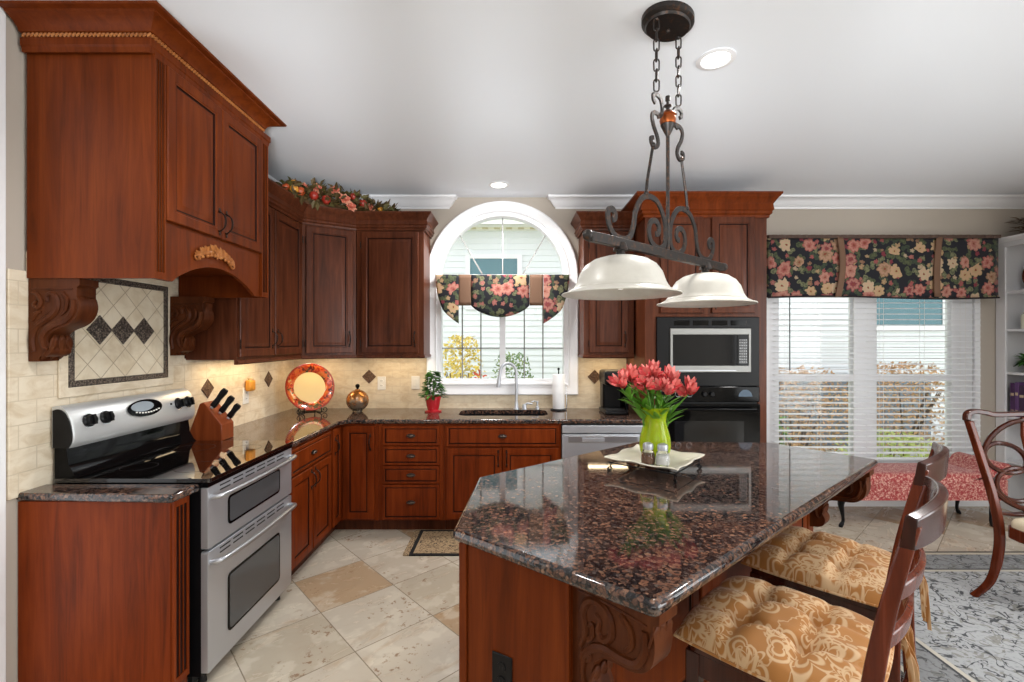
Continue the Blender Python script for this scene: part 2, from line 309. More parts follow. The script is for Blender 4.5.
# ------------------------------------------------------------------ mesh builder
class MB:
    def __init__(s): s.v = []; s.f = []; s.mi = []; s.x = None
    def add(s, vs, fs, mi=0):
        o = len(s.v)
        for p in vs:
            p = Vector(p); s.v.append(tuple(s.x @ p if s.x is not None else p))
        for f in fs: s.f.append(tuple(i+o for i in f)); s.mi.append(mi)
        return s
    def box(s, x0, x1, y0, y1, z0, z1, mi=0):
        x0, x1 = sorted((x0, x1)); y0, y1 = sorted((y0, y1)); z0, z1 = sorted((z0, z1))
        return s.add([(x0,y0,z0),(x1,y0,z0),(x1,y1,z0),(x0,y1,z0),(x0,y0,z1),(x1,y0,z1),(x1,y1,z1),(x0,y1,z1)],
                     [(0,3,2,1),(4,5,6,7),(0,1,5,4),(1,2,6,5),(2,3,7,6),(3,0,4,7)], mi)
    def loops(s, rings, mi=0, cap0=True, cap1=True, closed=False, wrap=True, mis=None):
        n = len(rings[0]); vs = [p for r in rings for p in r]; fs = []; ms = []
        m = len(rings)
        for i in range(m if closed else m-1):
            j = (i+1) % m
            for k in range(n if wrap else n-1):
                l = (k+1) % n; fs.append((i*n+k, i*n+l, j*n+l, j*n+k)); ms.append(mis[i] if mis else mi)
        if not closed:
            if cap0: fs.append(tuple(reversed(range(n)))); ms.append(mi)
            if cap1: fs.append(tuple((m-1)*n+k for k in range(n))); ms.append(mi)
        o = len(s.f); s.add(vs, fs, mi)
        for i, q in enumerate(ms): s.mi[o+i] = q
        return s
    def lathe(s, prof, n=24, mi=0, c=(0,0,0), sx=1, sy=1, a0=0, mis=None):
        rings = [[(c[0]+sx*max(r,1e-5)*math.cos(2*PI*k/n), c[1]+sy*max(r,1e-5)*math.sin(2*PI*k/n), c[2]+z) for k in range(n)] for r, z in prof]
        return s.loops(rings, mi, cap0=True, cap1=True, mis=mis)
    def tube(s, pts, r=.01, n=8, closed=False, sec=None, mi=0, up=None):
        """a round (or sec = (width, height) flat-bar) tube along points; r may be a list"""
        P = [Vector(p) for p in pts]; N = len(P)
        if sec: shape = [(-sec[0]/2,-sec[1]/2),(sec[0]/2,-sec[1]/2),(sec[0]/2,sec[1]/2),(-sec[0]/2,sec[1]/2)]
        else: shape = [(math.cos(2*PI*k/n), math.sin(2*PI*k/n)) for k in range(n)]
        T = []
        for i in range(N):
            a = P[i-1] if (i or closed) else P[0]; b = P[(i+1) % N] if (i < N-1 or closed) else P[-1]; T.append((b-a).normalized())
        u = Vector(up) if up else Vector((0,0,1)) if abs(T[0].z) < .9 else Vector((1,0,0))
        rings = []
        for i in range(N):
            if up: side = T[i].cross(Vector(up)); side = side.normalized() if side.length > 1e-4 else (rings and prev) or Vector((1,0,0))
            else:
                if i: u = u - T[i]*u.dot(T[i])
                else: u = u - T[0]*u.dot(T[0])
                u.normalize(); side = T[i].cross(u)
            prev = side; v = side.cross(T[i]).normalized()
            rr = r[i] if isinstance(r, (list, tuple)) else r
            k = 1 if sec else rr
            rings.append([tuple(P[i]+side*(a*k)+v*(b*k)) for a, b in shape])
        return s.loops(rings, mi, closed=closed)
    def prism(s, poly, a0, a1, plane='XY', holes=(), mi=0, mside=None):
        put = {'XY': lambda u,v,w: (u,v,w), 'XZ': lambda u,v,w: (u,w,v), 'YZ': lambda u,v,w: (w,u,v)}[plane]
        lps = [list(poly)]+[list(h) for h in holes]; flat = [p for l in lps for p in l]
        tr = tessellate_polygon([[Vector((u,v,0)) for u,v in l] for l in lps]); n = len(flat)
        vs = [put(u,v,a0) for u,v in flat]+[put(u,v,a1) for u,v in flat]
        o = len(s.f); fs = [tuple(t) for t in tr]+[tuple(i+n for i in reversed(t)) for t in tr]; k0 = len(fs); b = 0
        for l in lps:
            m = len(l)
            for i in range(m): fs.append((b+i, b+(i+1) % m, n+b+(i+1) % m, n+b+i))
            b += m
        s.add(vs, fs, mi)
        if mside is not None:
            for i in range(k0, len(fs)): s.mi[o+i] = mside
        return s
    def mould(s, path, prof, closed=False, mi=0, capped=True):
        """sweep profile (outward, z) along an XY path, mitred; outward = to the right of the direction of travel"""
        P = [Vector((p[0], p[1])) for p in path]; N = len(P); rings = []
        for i in range(N):
            d0 = (P[i]-P[i-1]).normalized() if (i or closed) else None; d1 = (P[(i+1) % N]-P[i]).normalized() if (i < N-1 or closed) else None
            d0 = d0 or d1; d1 = d1 or d0
            n0 = Vector((d0.y,-d0.x)); n1 = Vector((d1.y,-d1.x)); m = (n0+n1); m = m/max(1e-6, m.dot(n0))
            rings.append([(P[i].x+m.x*o, P[i].y+m.y*o, z) for o, z in prof])
        return s.loops(rings, mi, closed=closed, cap0=capped, cap1=capped)
    def grid(s, f, nu, nv, mi=0, thick=None):
        vs = [f(i/nu, j/nv) for j in range(nv+1) for i in range(nu+1)]
        fs = [(j*(nu+1)+i, j*(nu+1)+i+1, (j+1)*(nu+1)+i+1, (j+1)*(nu+1)+i) for j in range(nv) for i in range(nu)]
        return s.add(vs, fs, mi)
    def ball(s, c, r, n=14, m=8, sc=(1,1,1), mi=0):
        return s.loops([[(c[0]+sc[0]*r*max(1e-4, math.sin(PI*j/m))*math.cos(2*PI*k/n), c[1]+sc[1]*r*max(1e-4, math.sin(PI*j/m))*math.sin(2*PI*k/n), c[2]-sc[2]*r*math.cos(PI*j/m)) for k in range(n)] for j in range(m+1)], mi)
    def build(s, name, mats, parent=None, loc=(0,0,0), rot=(0,0,0), smooth=35, bevel=None, seg=2, solid=None, subsurf=0):
        me = bpy.data.meshes.new(name); me.from_pydata(s.v, [], s.f); 
        if isinstance(mats, str): mats = [mats]
        for k in mats: me.materials.append(M[k])
        me.polygons.foreach_set('material_index', s.mi)
        b = bmesh.new(); b.from_mesh(me)
        if solid is None: bmesh.ops.recalc_face_normals(b, faces=b.faces)
        b.to_mesh(me); b.free()
        if smooth:
            me.polygons.foreach_set('use_smooth', [True]*len(me.polygons)); me.set_sharp_from_angle(angle=math.radians(smooth))
        me.update()
        o = bpy.data.objects.new(name, me); COL.objects.link(o); o.parent = parent; o.location = loc; o.rotation_euler = rot
        if bevel:
            md = o.modifiers.new('edge', 'BEVEL'); md.width = bevel; md.segments = seg; md.limit_method = 'ANGLE'; md.angle_limit = math.radians(40)
        if solid:
            md = o.modifiers.new('shell', 'SOLIDIFY'); md.thickness = solid; md.offset = 0
        if subsurf:
            md = o.modifiers.new('round', 'SUBSURF'); md.levels = subsurf; md.render_levels = subsurf
        return o

def tag(o, label, cat, group=None, kind=None):
    if label: o['label'] = label
    if cat: o['category'] = cat
    if group: o['group'] = group
    if kind: o['kind'] = kind
    return o
def root(name, loc, label, cat, rz=0, group=None):
    o = bpy.data.objects.new(name, None); COL.objects.link(o); o.location = loc; o.rotation_euler = (0, 0, rz); o.empty_display_size = .05
    return tag(o, label, cat, group)
def struct(o): o['kind'] = 'structure'; return o
def kids(o): return [c for c in COL.objects if c.parent == o]
def dup(o, label=None, loc=None, rz=None, group=None, parent=None):
    ch = kids(o); c = o.copy(); COL.objects.link(c); c.parent = parent
    if label: c['label'] = label
    if group: c['group'] = group
    if loc is not None: c.location = loc
    if rz is not None: c.rotation_euler = (0, 0, rz)
    for k in ch: dup(k, parent=c)
    return c
def inset(poly, d):
    """offset a counter-clockwise polygon inwards by d"""
    P = [Vector(p) for p in poly]; N = len(P); out = []
    for i in range(N):
        d0 = (P[i]-P[i-1]).normalized(); d1 = (P[(i+1) % N]-P[i]).normalized(); n0 = Vector((-d0.y, d0.x)); n1 = Vector((-d1.y, d1.x)); m = n0+n1; m = m/max(.2, m.dot(n0)); out.append((P[i]+m*d)[:])
    return [(p[0], p[1]) for p in out]
def rounded(poly, r, n=4, only=None):
    P = [Vector(p) for p in poly]; N = len(P); out = []
    for i in range(N):
        rr = r if only is None or i in only else 0
        if not rr: out.append(tuple(P[i])); continue
        a = (P[i-1]-P[i]).normalized(); b = (P[(i+1) % N]-P[i]).normalized(); t = rr/math.tan(max(.1, a.angle(b)/2)); t = min(t, (P[i-1]-P[i]).length*.45, (P[(i+1) % N]-P[i]).length*.45)
        p0 = P[i]+a*t; p1 = P[i]+b*t
        for k in range(n+1):
            q = k/n; out.append(tuple((1-q)**2*p0+2*q*(1-q)*P[i]+q*q*p1))
    return out
def slab(poly, z0, z1, r, holes=(), n=4):
    """stone slab with a rounded edge"""
    mb = MB(); h = (z1-z0)/2; offs = []
    for k in range(n+1):
        a = PI/2*k/n; offs.append((r*(1-math.sin(a)) if False else r*(1-math.cos(a-0)), None))
    ring = lambda d, z: [(x, y, z) for x, y in inset(poly, d)]
    rings = [ring(r, z0)]+[ring(r*(1-math.sin(PI/2*k/n)), z0+r*(1-math.cos(PI/2*k/n))) for k in range(1, n+1)]
    rings += [ring(r*(1-math.cos(PI/2*k/n)), z1-r+r*math.sin(PI/2*k/n)) for k in range(0, n+1)]
    mb.loops(rings, cap0=False, cap1=False)
    top = inset(poly, r)
    for z in (z0, z1):
        lps = [top]+[list(q) for q in holes]; flat = [p for l in lps for p in l]
        tr = tessellate_polygon([[Vector((u, v, 0)) for u, v in l] for l in lps]); mb.add([(u, v, z) for u, v in flat], [tuple(t) for t in tr])
    for q in holes: mb.loops([[(u, v, z0) for u, v in q], [(u, v, z1) for u, v in q]], cap0=False, cap1=False)
    return mb
def arc(cx, cz, r, a0, a1, n): return [(cx+r*math.cos(a0+(a1-a0)*k/n), cz+r*math.sin(a0+(a1-a0)*k/n)) for k in range(n+1)]
def spline(pts, n=6):
    P = [Vector(p) for p in pts]; out = []
    for i in range(len(P)-1):
        p0 = P[max(0, i-1)]; p1 = P[i]; p2 = P[i+1]; p3 = P[min(len(P)-1, i+2)]
        for k in range(n):
            t = k/n; out.append(.5*((2*p1)+(p2-p0)*t+(2*p0-5*p1+4*p2-p3)*t*t+(3*p1-p0-3*p2+p3)*t**3))
    out.append(P[-1]); return [tuple(p) for p in out]
def blade(mb, p, d, L, W, up=(0,0,1), bend=.25, mi=0, n=3):
    """one leaf or petal: a bent two-sided strip with a pointed tip and a crease"""
    d = Vector(d).normalized(); u = Vector(up); u = (u-d*u.dot(d)); u = u.normalized() if u.length > 1e-3 else Vector((1,0,0)); s_ = d.cross(u); p = Vector(p); vs = []; fs = []
    for i in range(n+1):
        t = i/n; wv = W*math.sin(PI*min(.97, .12+.86*t))**.8*.5; q = p+d*(L*t)-u*(bend*L*t*t)
        vs += [q-s_*wv, q-u*(wv*.35), q+s_*wv]
    for i in range(n):
        a = i*3; fs += [(a, a+1, a+4, a+3), (a+1, a+2, a+5, a+4)]
    mb.add(vs, fs, mi)
# ------------------------------------------------------------------ room shell
XL, YB, ZC, XR = -2.06, 4.42, 2.90, 4.84
WX, WZ, WR = -.09, 2.15, .616          # arched window: centre, spring line, opening radius
struct(MB().box(-2.4, 6.0, -3.0, YB+.15, -.1, 0).build('floor', 'floor_tile', smooth=0))
struct(MB().box(-2.4, 6.0, -3.0, YB+.15, ZC, ZC+.12).build('ceiling', 'ceiling_paint', smooth=0))
W0, W1, WB = WX-WR, WX+WR, 1.14        # arched opening
V0, V1, VB, VT = 2.36, 4.33, .36, 2.28 # wide opening with blinds
b = MB(); a = arc(WX, WZ, WR, PI, 0, 32)
b.prism([(XL-.15, 0), (XR+.15, 0), (XR+.15, ZC), (XL-.15, ZC)], YB, YB+.15, 'XZ', holes=[[(W0, WB)]+a+[(W1, WB)], [(V0, VB), (V0, VT), (V1, VT), (V1, VB)]])
struct(b.build('wall_back', 'wall_paint', smooth=0))
b = MB().box(XL-.15, XL, 1.905, YB, 0, ZC).box(XL-.15, XL, .75, 1.905, 2.75, ZC).box(XL-.15, XL, -3.0, .75, 0, ZC)
struct(b.build('wall_left', 'wall_paint', smooth=0))
struct(MB().box(XL-.15, 6.0, -3.1, -3.0, 0, ZC).build('wall_rear', 'wall_paint', smooth=0))
struct(MB().box(XR, XR+.15, 1.6, YB, 0, ZC).build('wall_right', 'wall_paint', smooth=0))
b = MB().box(XL-.2, XL+.008, 1.80, 1.908, 0, ZC-.001).box(XL-.2, XL+.008, .70, .78, 0, 2.82).box(XL-.2, XL+.008, .781, 1.799, 2.74, 2.82)
dr = struct(b.build('door_1', 'white_trim', smooth=0, bevel=.004))
CROWN = [(0, ZC-.11), (.012, ZC-.11), (.016, ZC-.095), (.03, ZC-.085), (.05, ZC-.055), (.07, ZC-.025), (.085, ZC-.018), (.09, ZC-.001), (0, ZC-.001)]
struct(MB().mould([(XL, 2.95), (XL, YB), (-.60, YB), (-.60, YB+.03)], CROWN).build('trim_1', 'white_trim'))
struct(MB().mould([(.42, YB+.03), (.42, YB), (XR, YB), (XR, 1.6)], CROWN).build('trim_2', 'white_trim'))
struct(MB().mould([(2.1, YB), (4.5, YB)], [(0, 0), (.016, 0), (.016, .1), (.008, .125), (0, .13)]).build('baseboard_back', 'white_trim'))
# ---- window_1: arched window over the sink
w1 = bpy.data.objects.new('window_1', None); COL.objects.link(w1); w1.location = (WX, YB, 0); struct(w1)
def archloop(r, zb, n=32): return [(-r, zb)]+arc(0, WZ, r, PI, 0, n)+[(r, zb)]
def archband(r0, r1, zb0, zb1, y0, y1):          # closed band between two arch outlines
    A = archloop(r0, zb0); B = archloop(r1, zb1); n = len(A); mb = MB()
    rings = [[(B[i][0], y0, B[i][1]), (A[i][0], y0, A[i][1]), (A[i][0], y1, A[i][1]), (B[i][0], y1, B[i][1])] for i in range(n)]
    return mb.loops(rings, closed=True)
cs = [(0, 0), (0, -.02), (.006, -.024), (.02, -.018), (.03, -.02), (.07, -.03), (.085, -.034), (.094, -.028), (.094, 0)]
A = []
for ro, y in cs: A.append((ro, y))
loop = archloop(1, 0)
rings = []
zb = WB
for i in range(35):
    ring = []
    for ro, y in A:
        L = archloop(WR+ro, zb-ro); ring.append((L[i][0], y, L[i][1]))
    rings.append(ring)
c = MB().loops(rings, closed=True); c.build('casing', 'white_trim', w1, smooth=40)
MB().box(-.60, .60, -.03, .05, WB-.002, WB+.018).build('stool', 'white_trim', w1, bevel=.004)
archband(WR-.038, WR, WB+.05, WB, .0, .13).build('frame', 'white_trim', w1, smooth=40)
RI = WR-.038
MB().box(-RI, RI, .07, .1, 1.90, 1.965).box(-.028, .028, .06, .1, WB+.05, 1.9).build('sash_bar', 'white_trim', w1, bevel=.003)
m = MB()
for x in (-.386, -.208, .208, .386): m.box(x-.006, x+.006, .08, .092, WB+.05, 1.9)
m.box(-RI, RI, .08, .092, 1.475, 1.487)
for an in (PI/4, PI/2, 3*PI/4):
    p0 = Vector((.2*math.cos(an), .086, 1.965+.19*math.sin(an)+.0)); p1 = Vector((RI*math.cos(an), .086, WZ+RI*math.sin(an))); m.tube([p0, p1], sec=(.012, .012), up=(0, 1, 0))
m.tube([(x, .086, z) for x, z in arc(0, 1.965, .2, 0, PI, 20)], sec=(.012, .012), up=(0, 1, 0))
m.build('muntin', 'muntin', w1, smooth=0)
MB().prism(archloop(RI+.01, WB+.04), .084, .088, 'XZ').build('pane', 'window_glass', w1, smooth=0)
# ---- window_2: double window behind the blinds
w2 = bpy.data.objects.new('window_2', None); COL.objects.link(w2); w2.location = (V0, YB, 0); struct(w2)
vw = V1-V0
m = MB().prism([(-.09, VB-.09), (vw+.055, VB-.09), (vw+.055, VT+.09), (-.09, VT+.09)], -.022, 0, 'XZ', holes=[[(0, VB), (0, VT), (vw, VT), (vw, VB)]]); m.build('casing', 'white_trim', w2, smooth=0, bevel=.004)
holes = [[(x0, z0), (x0, z1), (x1, z1), (x1, z0)] for x0, x1 in ((.15, .85), (1.07, 1.77)) for z0, z1 in ((VB+.07, 1.17), (1.235, VT-.05))]
MB().prism([(0, VB), (vw, VB), (vw, VT), (0, VT)], -.004, .07, 'XZ', holes=holes).build('frame', 'white_trim', w2, smooth=0, bevel=.006)
for x0, x1 in ((.15, .85), (1.07, 1.77)): MB().box(x0-.01, x1+.01, .038, .042, VB+.06, VT-.04).build('pane', 'window_glass', w2, smooth=0)
MB().box(0, vw, .071, .15, VB-.0, VB+.012).build('sill', 'white_trim', w2, smooth=0)
for x in (.45, 1.37): MB().box(x-.05, x+.05, -.012, -.004, 1.19, 1.215).build('sash_lock', 'white_trim', w2, bevel=.003)

# ------------------------------------------------------------------ outside: lawn, neighbour's house, shrubs
struct(MB().box(-14, 22, YB+.16, 16, -.5, -.4).build('ground', 'lawn', smooth=0))
struct(MB().box(-14, 22, 7.6, 8.95, -.4, -.38).build('garden_path', 'patio', smooth=0))
def _vent(g):
    x = g.sep(g.co()); g.set(col=g.mix(g.m('GREATER_THAN', g.m('FRACT', g.m('MULTIPLY', x[0], 4.5)), .5), S(236,230,206), S(196,182,140)), rough=.7)
mat('soffit_vent', _vent)
h = root('neighbouring_house', (2.0, 9.0, -.4), 'pale clapboard house seen through the windows beyond the shrubs', 'house')
m = MB(); z = 0.0; pr = []
while z < 4.0: pr += [(.0, z), (.022, z+.004)] ; z += .112
prof = []; z = 0.0
while z < 4.05: prof += [(-.026, z), (-.004, z+.11)]; z += .112
m.add([(x, y, z) for x in (-9, 12) for y, z in prof], [(i, i+1, len(prof)+i+1, len(prof)+i) for i in range(len(prof)-1)])
m.build('siding_wall', 'siding', h, smooth=0)
MB().box(-9, 12, -.02, .3, -.05, 4.2).build('wall_core', 'siding', h, smooth=0, loc=(0, .05, 0))
m = MB().box(-9.2, 12.2, -.55, .02, 4.05, 4.1).box(-9.2, 12.2, -.57, -.53, 4.05, 4.28); m.build('eave', 'eave', h, smooth=0)
MB().box(-9, 12, -.32, -.2, 4.04, 4.049).build('vent_strip', 'soffit_vent', h, smooth=0)
m = MB().add([(-9.3, -.6, 4.28), (12.3, -.6, 4.28), (12.3, 3, 6.0), (-9.3, 3, 6.0)], [(0, 1, 2, 3)]); m.build('roof', 'roof', h, smooth=0, solid=.05)
for x0, x1, z0, z1 in ((-2.80, -1.9, 2.64, 3.52), (4.75, 6.2, 2.24, 3.3)):
    f = MB().prism([(x0-.09, z0-.09), (x1+.09, z0-.09), (x1+.09, z1+.09), (x0-.09, z1+.09)], -.06, .0, 'XZ', holes=[[(x0, z0), (x0, z1), (x1, z1), (x1, z0)]]); fo = f.build('window_frame', 'white_trim', h, smooth=0)
    MB().box(x0, x1, -.04, -.03, z0, z1).build('window_pane', 'house_glass', fo, smooth=0)
fn = root('garden_fence', (5.6, 8.55, -.4), 'low grey board fence behind the shrubs outside the blinds', 'fence')
m = MB()
for i in range(22): m.box(-1.7+i*.17, -1.7+i*.17+.155, 0, .02, .05, 1.3)
m.build('boards', 'fence', fn, smooth=0); MB().box(-1.7, 2.03, .02, .06, .3, .38).box(-1.7, 2.03, .02, .06, .95, 1.03).build('rail', 'fence', fn, smooth=0)
mat('leaf_pale', leafy(S(176,190,110), S(200,208,130), S(150,170,96)))
def shrub(name, loc, label, leafm, R, H, n, seed, L=.055):
    rnd = random.Random(seed); r = root(name, loc, label, 'shrub', 0, 'shrubs outside the windows'); m = MB(); st = MB()
    for k in range(7):
        a = rnd.uniform(0, 2*PI); q = Vector((math.cos(a)*R*.6, math.sin(a)*R*.6, H*.75)); st.tube([(0, 0, 0), tuple(q*.5+Vector((0, 0, .1))), tuple(q)], [.02, .014, .006], 5)
    for k in range(n):
        a = rnd.uniform(0, 2*PI); t = rnd.random()**.5; ph = rnd.uniform(-.9, 1); p = Vector((R*t*math.cos(a)*math.sqrt(max(.05, 1-ph*ph*.8)), R*t*math.sin(a)*math.sqrt(max(.05, 1-ph*ph*.8)), H*.55+H*.45*ph))
        d = Vector((rnd.gauss(0, 1), rnd.gauss(0, 1), rnd.gauss(.2, .8))); blade(m, p, d, L*rnd.uniform(.7, 1.4), L*.6, (rnd.gauss(0, 1), rnd.gauss(0, 1), 1), .2, 0, 2)
    m.build('foliage', leafm, r, smooth=0, solid=None); st.build('stem', 'bark', r)
shrub('autumn_shrub', (-.72, 6.6, -.4), 'yellow leaved shrub beyond the sink window, beside its red bush', 'leaf_yellow', .36, 2.02, 1500, 1)
shrub('autumn_shrub', (.0, 7.4, -.4), 'green and blue-green shrub outside the sink window, behind the faucet', 'leaf_mixed', .40, 1.75, 1300, 2, .05)
shrub('autumn_shrub', (-.42, 5.9, -.4), 'small red bush low outside the sink window', 'leaf_redpink', .14, 1.58, 260, 3, .05)
shrub('garden_shrub', (4.5, 7.4, -.4), 'tan leaved shrub outside the blinds beside the wall ovens', 'leaf_orange', .8, 1.52, 2400, 4, .05)
shrub('garden_shrub', (6.25, 7.5, -.4), 'orange and tan shrub beyond the second pane of the blinds', 'leaf_orange', .8, 1.6, 2600, 5, .05)
shrub('garden_shrub', (6.65, 6.35, -.4), 'loose green shrub outside the blinds next to the bookcase', 'leaf_mixed', .35, 1.3, 1200, 6, .05)
shrub('garden_shrub', (4.85, 6.0, -.4), 'low pale green shrub just outside above the red bench', 'leaf_pale', .6, .78, 1200, 7)
shrub('garden_shrub', (3.5, 6.4, -.4), 'low lime-green plant outside at the foot of the first blind', 'leaf_bright', .3, .95, 240, 8)
# ------------------------------------------------------------------ cabinet pieces (local frame: x along the front, y to the back, z up; the front is at y = 0)
def panel_door(name, parent, x, z, w, h, mats=('cherry', 'cherry_glaze'), t=.02, st=.058, y=0, flat=False):
    """raised-panel door with glazed grooves; front face at y-t"""
    mb = MB(); L = [(0, 0, 0), (0, -t+.004, 0), (.004, -t, 0)]
    if flat: L += [(.02, -t, 0), (.023, -t+.004, 1), (.028, -t+.004, 1), (.032, -t+.001, 0)]
    else: L += [(st-.012, -t, 0), (st-.008, -t+.003, 0), (st-.002, -t+.003, 0), (st, -t+.008, 1), (st+.007, -t+.008, 1), (st+.03, -t+.001, 0), (st+.034, -t+.001, 0)]
    rings = [[(i, yy, i), (w-i, yy, i), (w-i, yy, h-i), (i, yy, h-i)] for i, yy, _ in L]
    mb.loops(rings, mis=[q for _, _, q in L[1:]])
    return mb.build(name, list(mats), parent, loc=(x, y, z), smooth=30)
def bail(parent, x, z, y=-.02, L=.1, horiz=False):
    m = MB(); P = spline([(0, 0, -L/2), (0, -.016, -L/2+.008), (0, -.03, -L/4), (0, -.034, 0), (0, -.03, L/4), (0, -.016, L/2-.008), (0, 0, L/2)], 4); m.tube(P, [.0035 if abs(p[2]) > L*.3 else .0048 for p in P], 8)
    for s in (-1, 1): m.lathe([(0, -.006), (.007, -.004), (.009, 0), (.007, .004), (0, .006)], 10, 0, (0, -.002, s*L/2)); m.ball((0, -.003, s*(L/2+.012)), .006, 8, 6, (1, .6, 1.6))
    return m.build('handle', 'bronze', parent, loc=(x, y, z))
def cup_pull(parent, x, z, y=-.02):
    m = MB().ball((0, -.012, .0), .03, 16, 8, (1.05, .42, .40)); m.loops([[(.036*math.cos(2*PI*k/20), yy, .016*math.sin(2*PI*k/20)) for k in range(20)] for yy in (-.004, 0)])
    return m.build('cup_pull', 'pull_bronze', parent, loc=(x, y, z))
mat('pull_bronze', col=S(92,82,76), metal=.85, rough=.3)
def hinge(parent, x, z, y=-.02):
    return MB().tube([(0, -.003, -.022), (0, -.003, .022)], .004, 8).ball((0, -.003, .026), .0045, 8, 6).ball((0, -.003, -.026), .0045, 8, 6).build('hinge', 'bronze', parent, loc=(x, y, z))
def crown_prof(z0, z1, out):
    h = z1-z0; return [(0, z0), (.014, z0), (.016, z0+.1*h), (.03, z0+.16*h), (.03, z0+.26*h), (.04, z0+.32*h), (.4*out, z0+.55*h), (.75*out, z0+.8*h), (.86*out, z0+.84*h), (.9*out, z0+.88*h), (out, z0+.92*h), (out, z1), (0, z1)]
def rope(parent, path, r, mats, n=7):
    """twisted rope moulding: small beads laid slantwise along a path"""
    m = MB()
    for a, b in zip(path, path[1:]):
        a = Vector(a); b = Vector(b); L = (b-a).length; d = (b-a).normalized(); k = int(L/(r*1.9))
        for i in range(k):
            c = a+d*(L*(i+.5)/k); q = d*r*.9+Vector((0, 0, r*.85)); m.tube([c-q, c-q*.5, c+q*.5, c+q], [r*.35, r*.75, r*.75, r*.35], 5)
    return m.build('rope_moulding', mats, parent)
def fluted(mb, x0, x1, z0, z1, y=-.012, n=3, mi=1):
    """a pilaster strip with grooves, front at y"""
    w = x1-x0; g = w*.11; xs = [x0]
    for k in range(n): c = x0+w*(k+1)/(n+1); xs += [c-g, c+g]
    xs.append(x1); mb.box(x0, x1, y+.006, 0, z0, z1)
    for i in range(0, len(xs), 2): mb.box(xs[i], xs[i+1], y, y+.006, z0+.03, z1-.03)
    mb.box(x0, x1, y, y+.006, z0, z0+.03); mb.box(x0, x1, y, y+.006, z1-.03, z1)
    for i in range(1, len(xs)-1, 2): mb.box(xs[i], xs[i+1], y+.0045, y+.0062, z0+.03, z1-.03, mi)
def spiral(c, r0, r1, a0, turns, n=28, flip=1):
    return [(c[0]+(r0+(r1-r0)*k/n)*math.cos(a0+flip*2*PI*turns*k/n), c[1]+(r0+(r1-r0)*k/n)*math.sin(a0+flip*2*PI*turns*k/n)) for k in range(n+1)]
def corbel(name, parent, prof, T, loc, rot, mats, scrolls, label=None):
    """carved bracket: local x = projection, z up (top at 0), thickness T along y; scrolls = relief lines on both cheeks"""
    core = MB().prism(prof, -T/2+.006, T/2-.006, 'XZ'); o = core.build(name, mats, parent, loc=loc, rot=rot, bevel=.006, smooth=40)
    m = MB()
    for pts, r in scrolls:
        P = spline([(x, 0, z) for x, z in pts], 5); n = len(P)
        for s in (-1, 1): m.tube([(p[0], s*(T/2-.006), p[2]) for p in P], [r*(.55+.6*math.sin(PI*min(1, .15+.85*i/n))) for i in range(n)], 7)
    m.build('scroll_carving', 'cherry_carved', o)
    return o

# ------------------------------------------------------------------ hood cabinet with corbels above the range
HX = -1.52
hood = root('hood_cabinet', (HX, 1.98, 0), 'tall cherry hood cabinet with rope crown above the range', 'range hood cabinet', PI/2)
HW, HD, HB, HT = .92, 2.06-.013-1.52, 1.815, 2.776
m = MB(); m.box(0, .018, .0, HD-.003, HB, HT).box(HW-.018, HW, 0, HD-.003, HB, HT).box(0, HW, .0, HD-.003, HT-.018, HT).box(.018, HW-.018, HD-.02, HD-.003, HB+.17, HT).box(.018, HW-.018, .02, HD-.003, HB+.16, HB+.175)
m.build('body', 'cherry', hood, smooth=0)
ap = [(.075, HB)]+[(x, z) for x, z in arc(HW/2, HB-.18, .42, PI-.50, .50, 18)][0:0]
ax0, ax1 = .12, HW-.13; az = .11
arch = [(ax0+(ax1-ax0)*k/18, HB+az*math.sin(PI*k/18)**.8) for k in range(19)]
poly = [(.0185, HB)]+arch+[(HW-.0185, HB), (HW-.0185, HB+.25), (.0185, HB+.25)]
MB().prism(poly, -.002, .018, 'XZ').build('arched_valance', 'cherry', hood, smooth=0, bevel=.003)
MB().box(.0185, HW-.0185, 0, .018, HB+.25, HT).build('face_frame', 'cherry', hood, smooth=0)
m = MB(); fluted(m, .0, .064, HB+.0, HT, -.016); m.build('pilaster', ['cherry', 'cherry_carved'], hood, smooth=0)
m = MB(); fluted(m, HW-.072, HW, HB+.0, HT, -.016); m.build('pilaster', ['cherry', 'cherry_glaze'], hood, smooth=0)
for x, sx in ((.07, 1), (.459, -1)):
    d = panel_door('door', hood, x, HB+.262, .385, HT-HB-.285); bail(d, .358 if sx > 0 else .027, .085)
ap = MB(); rnd = random.Random(3)
for k in range(30):
    t = k/29*2-1; zc = .014-.034*t*t; ap.ball((t*.135, -.006, zc), .013-.004*abs(t), 8, 6, (1.3, .7, 1.0))
    for q in range(2):
        a = (PI/2-t*1.2)+rnd.uniform(-.9, .9); blade(ap, (t*.135, -.012, zc), (math.cos(a), -.25, math.sin(a)), .038*(1.1-.4*abs(t)), .024, (0, -1, 0), .35, 0, 3)
    if k % 3 == 0: ap.ball((t*.135+rnd.uniform(-.01, .01), -.014, zc-.016), .009, 8, 6)
for k in range(7):
    a = 2*PI*k/7; blade(ap, (0, -.018, .012), (math.cos(a), -.3, math.sin(a)), .03, .022, (0, -1, 0), .3, 0, 3)
for sgn in (-1, 1): ap.tube([(sgn*p[0], -.008, p[1]) for p in spiral((.145, -.028), .02, .006, 2.2, 1.1)], .0045, 6)
ap.build('applique', 'cherry_gold', hood, loc=(HW/2-.045, -.004, HB+.168))
pth = [(0, HD-.003), (0, 0), (HW, 0), (HW, HD-.003)]
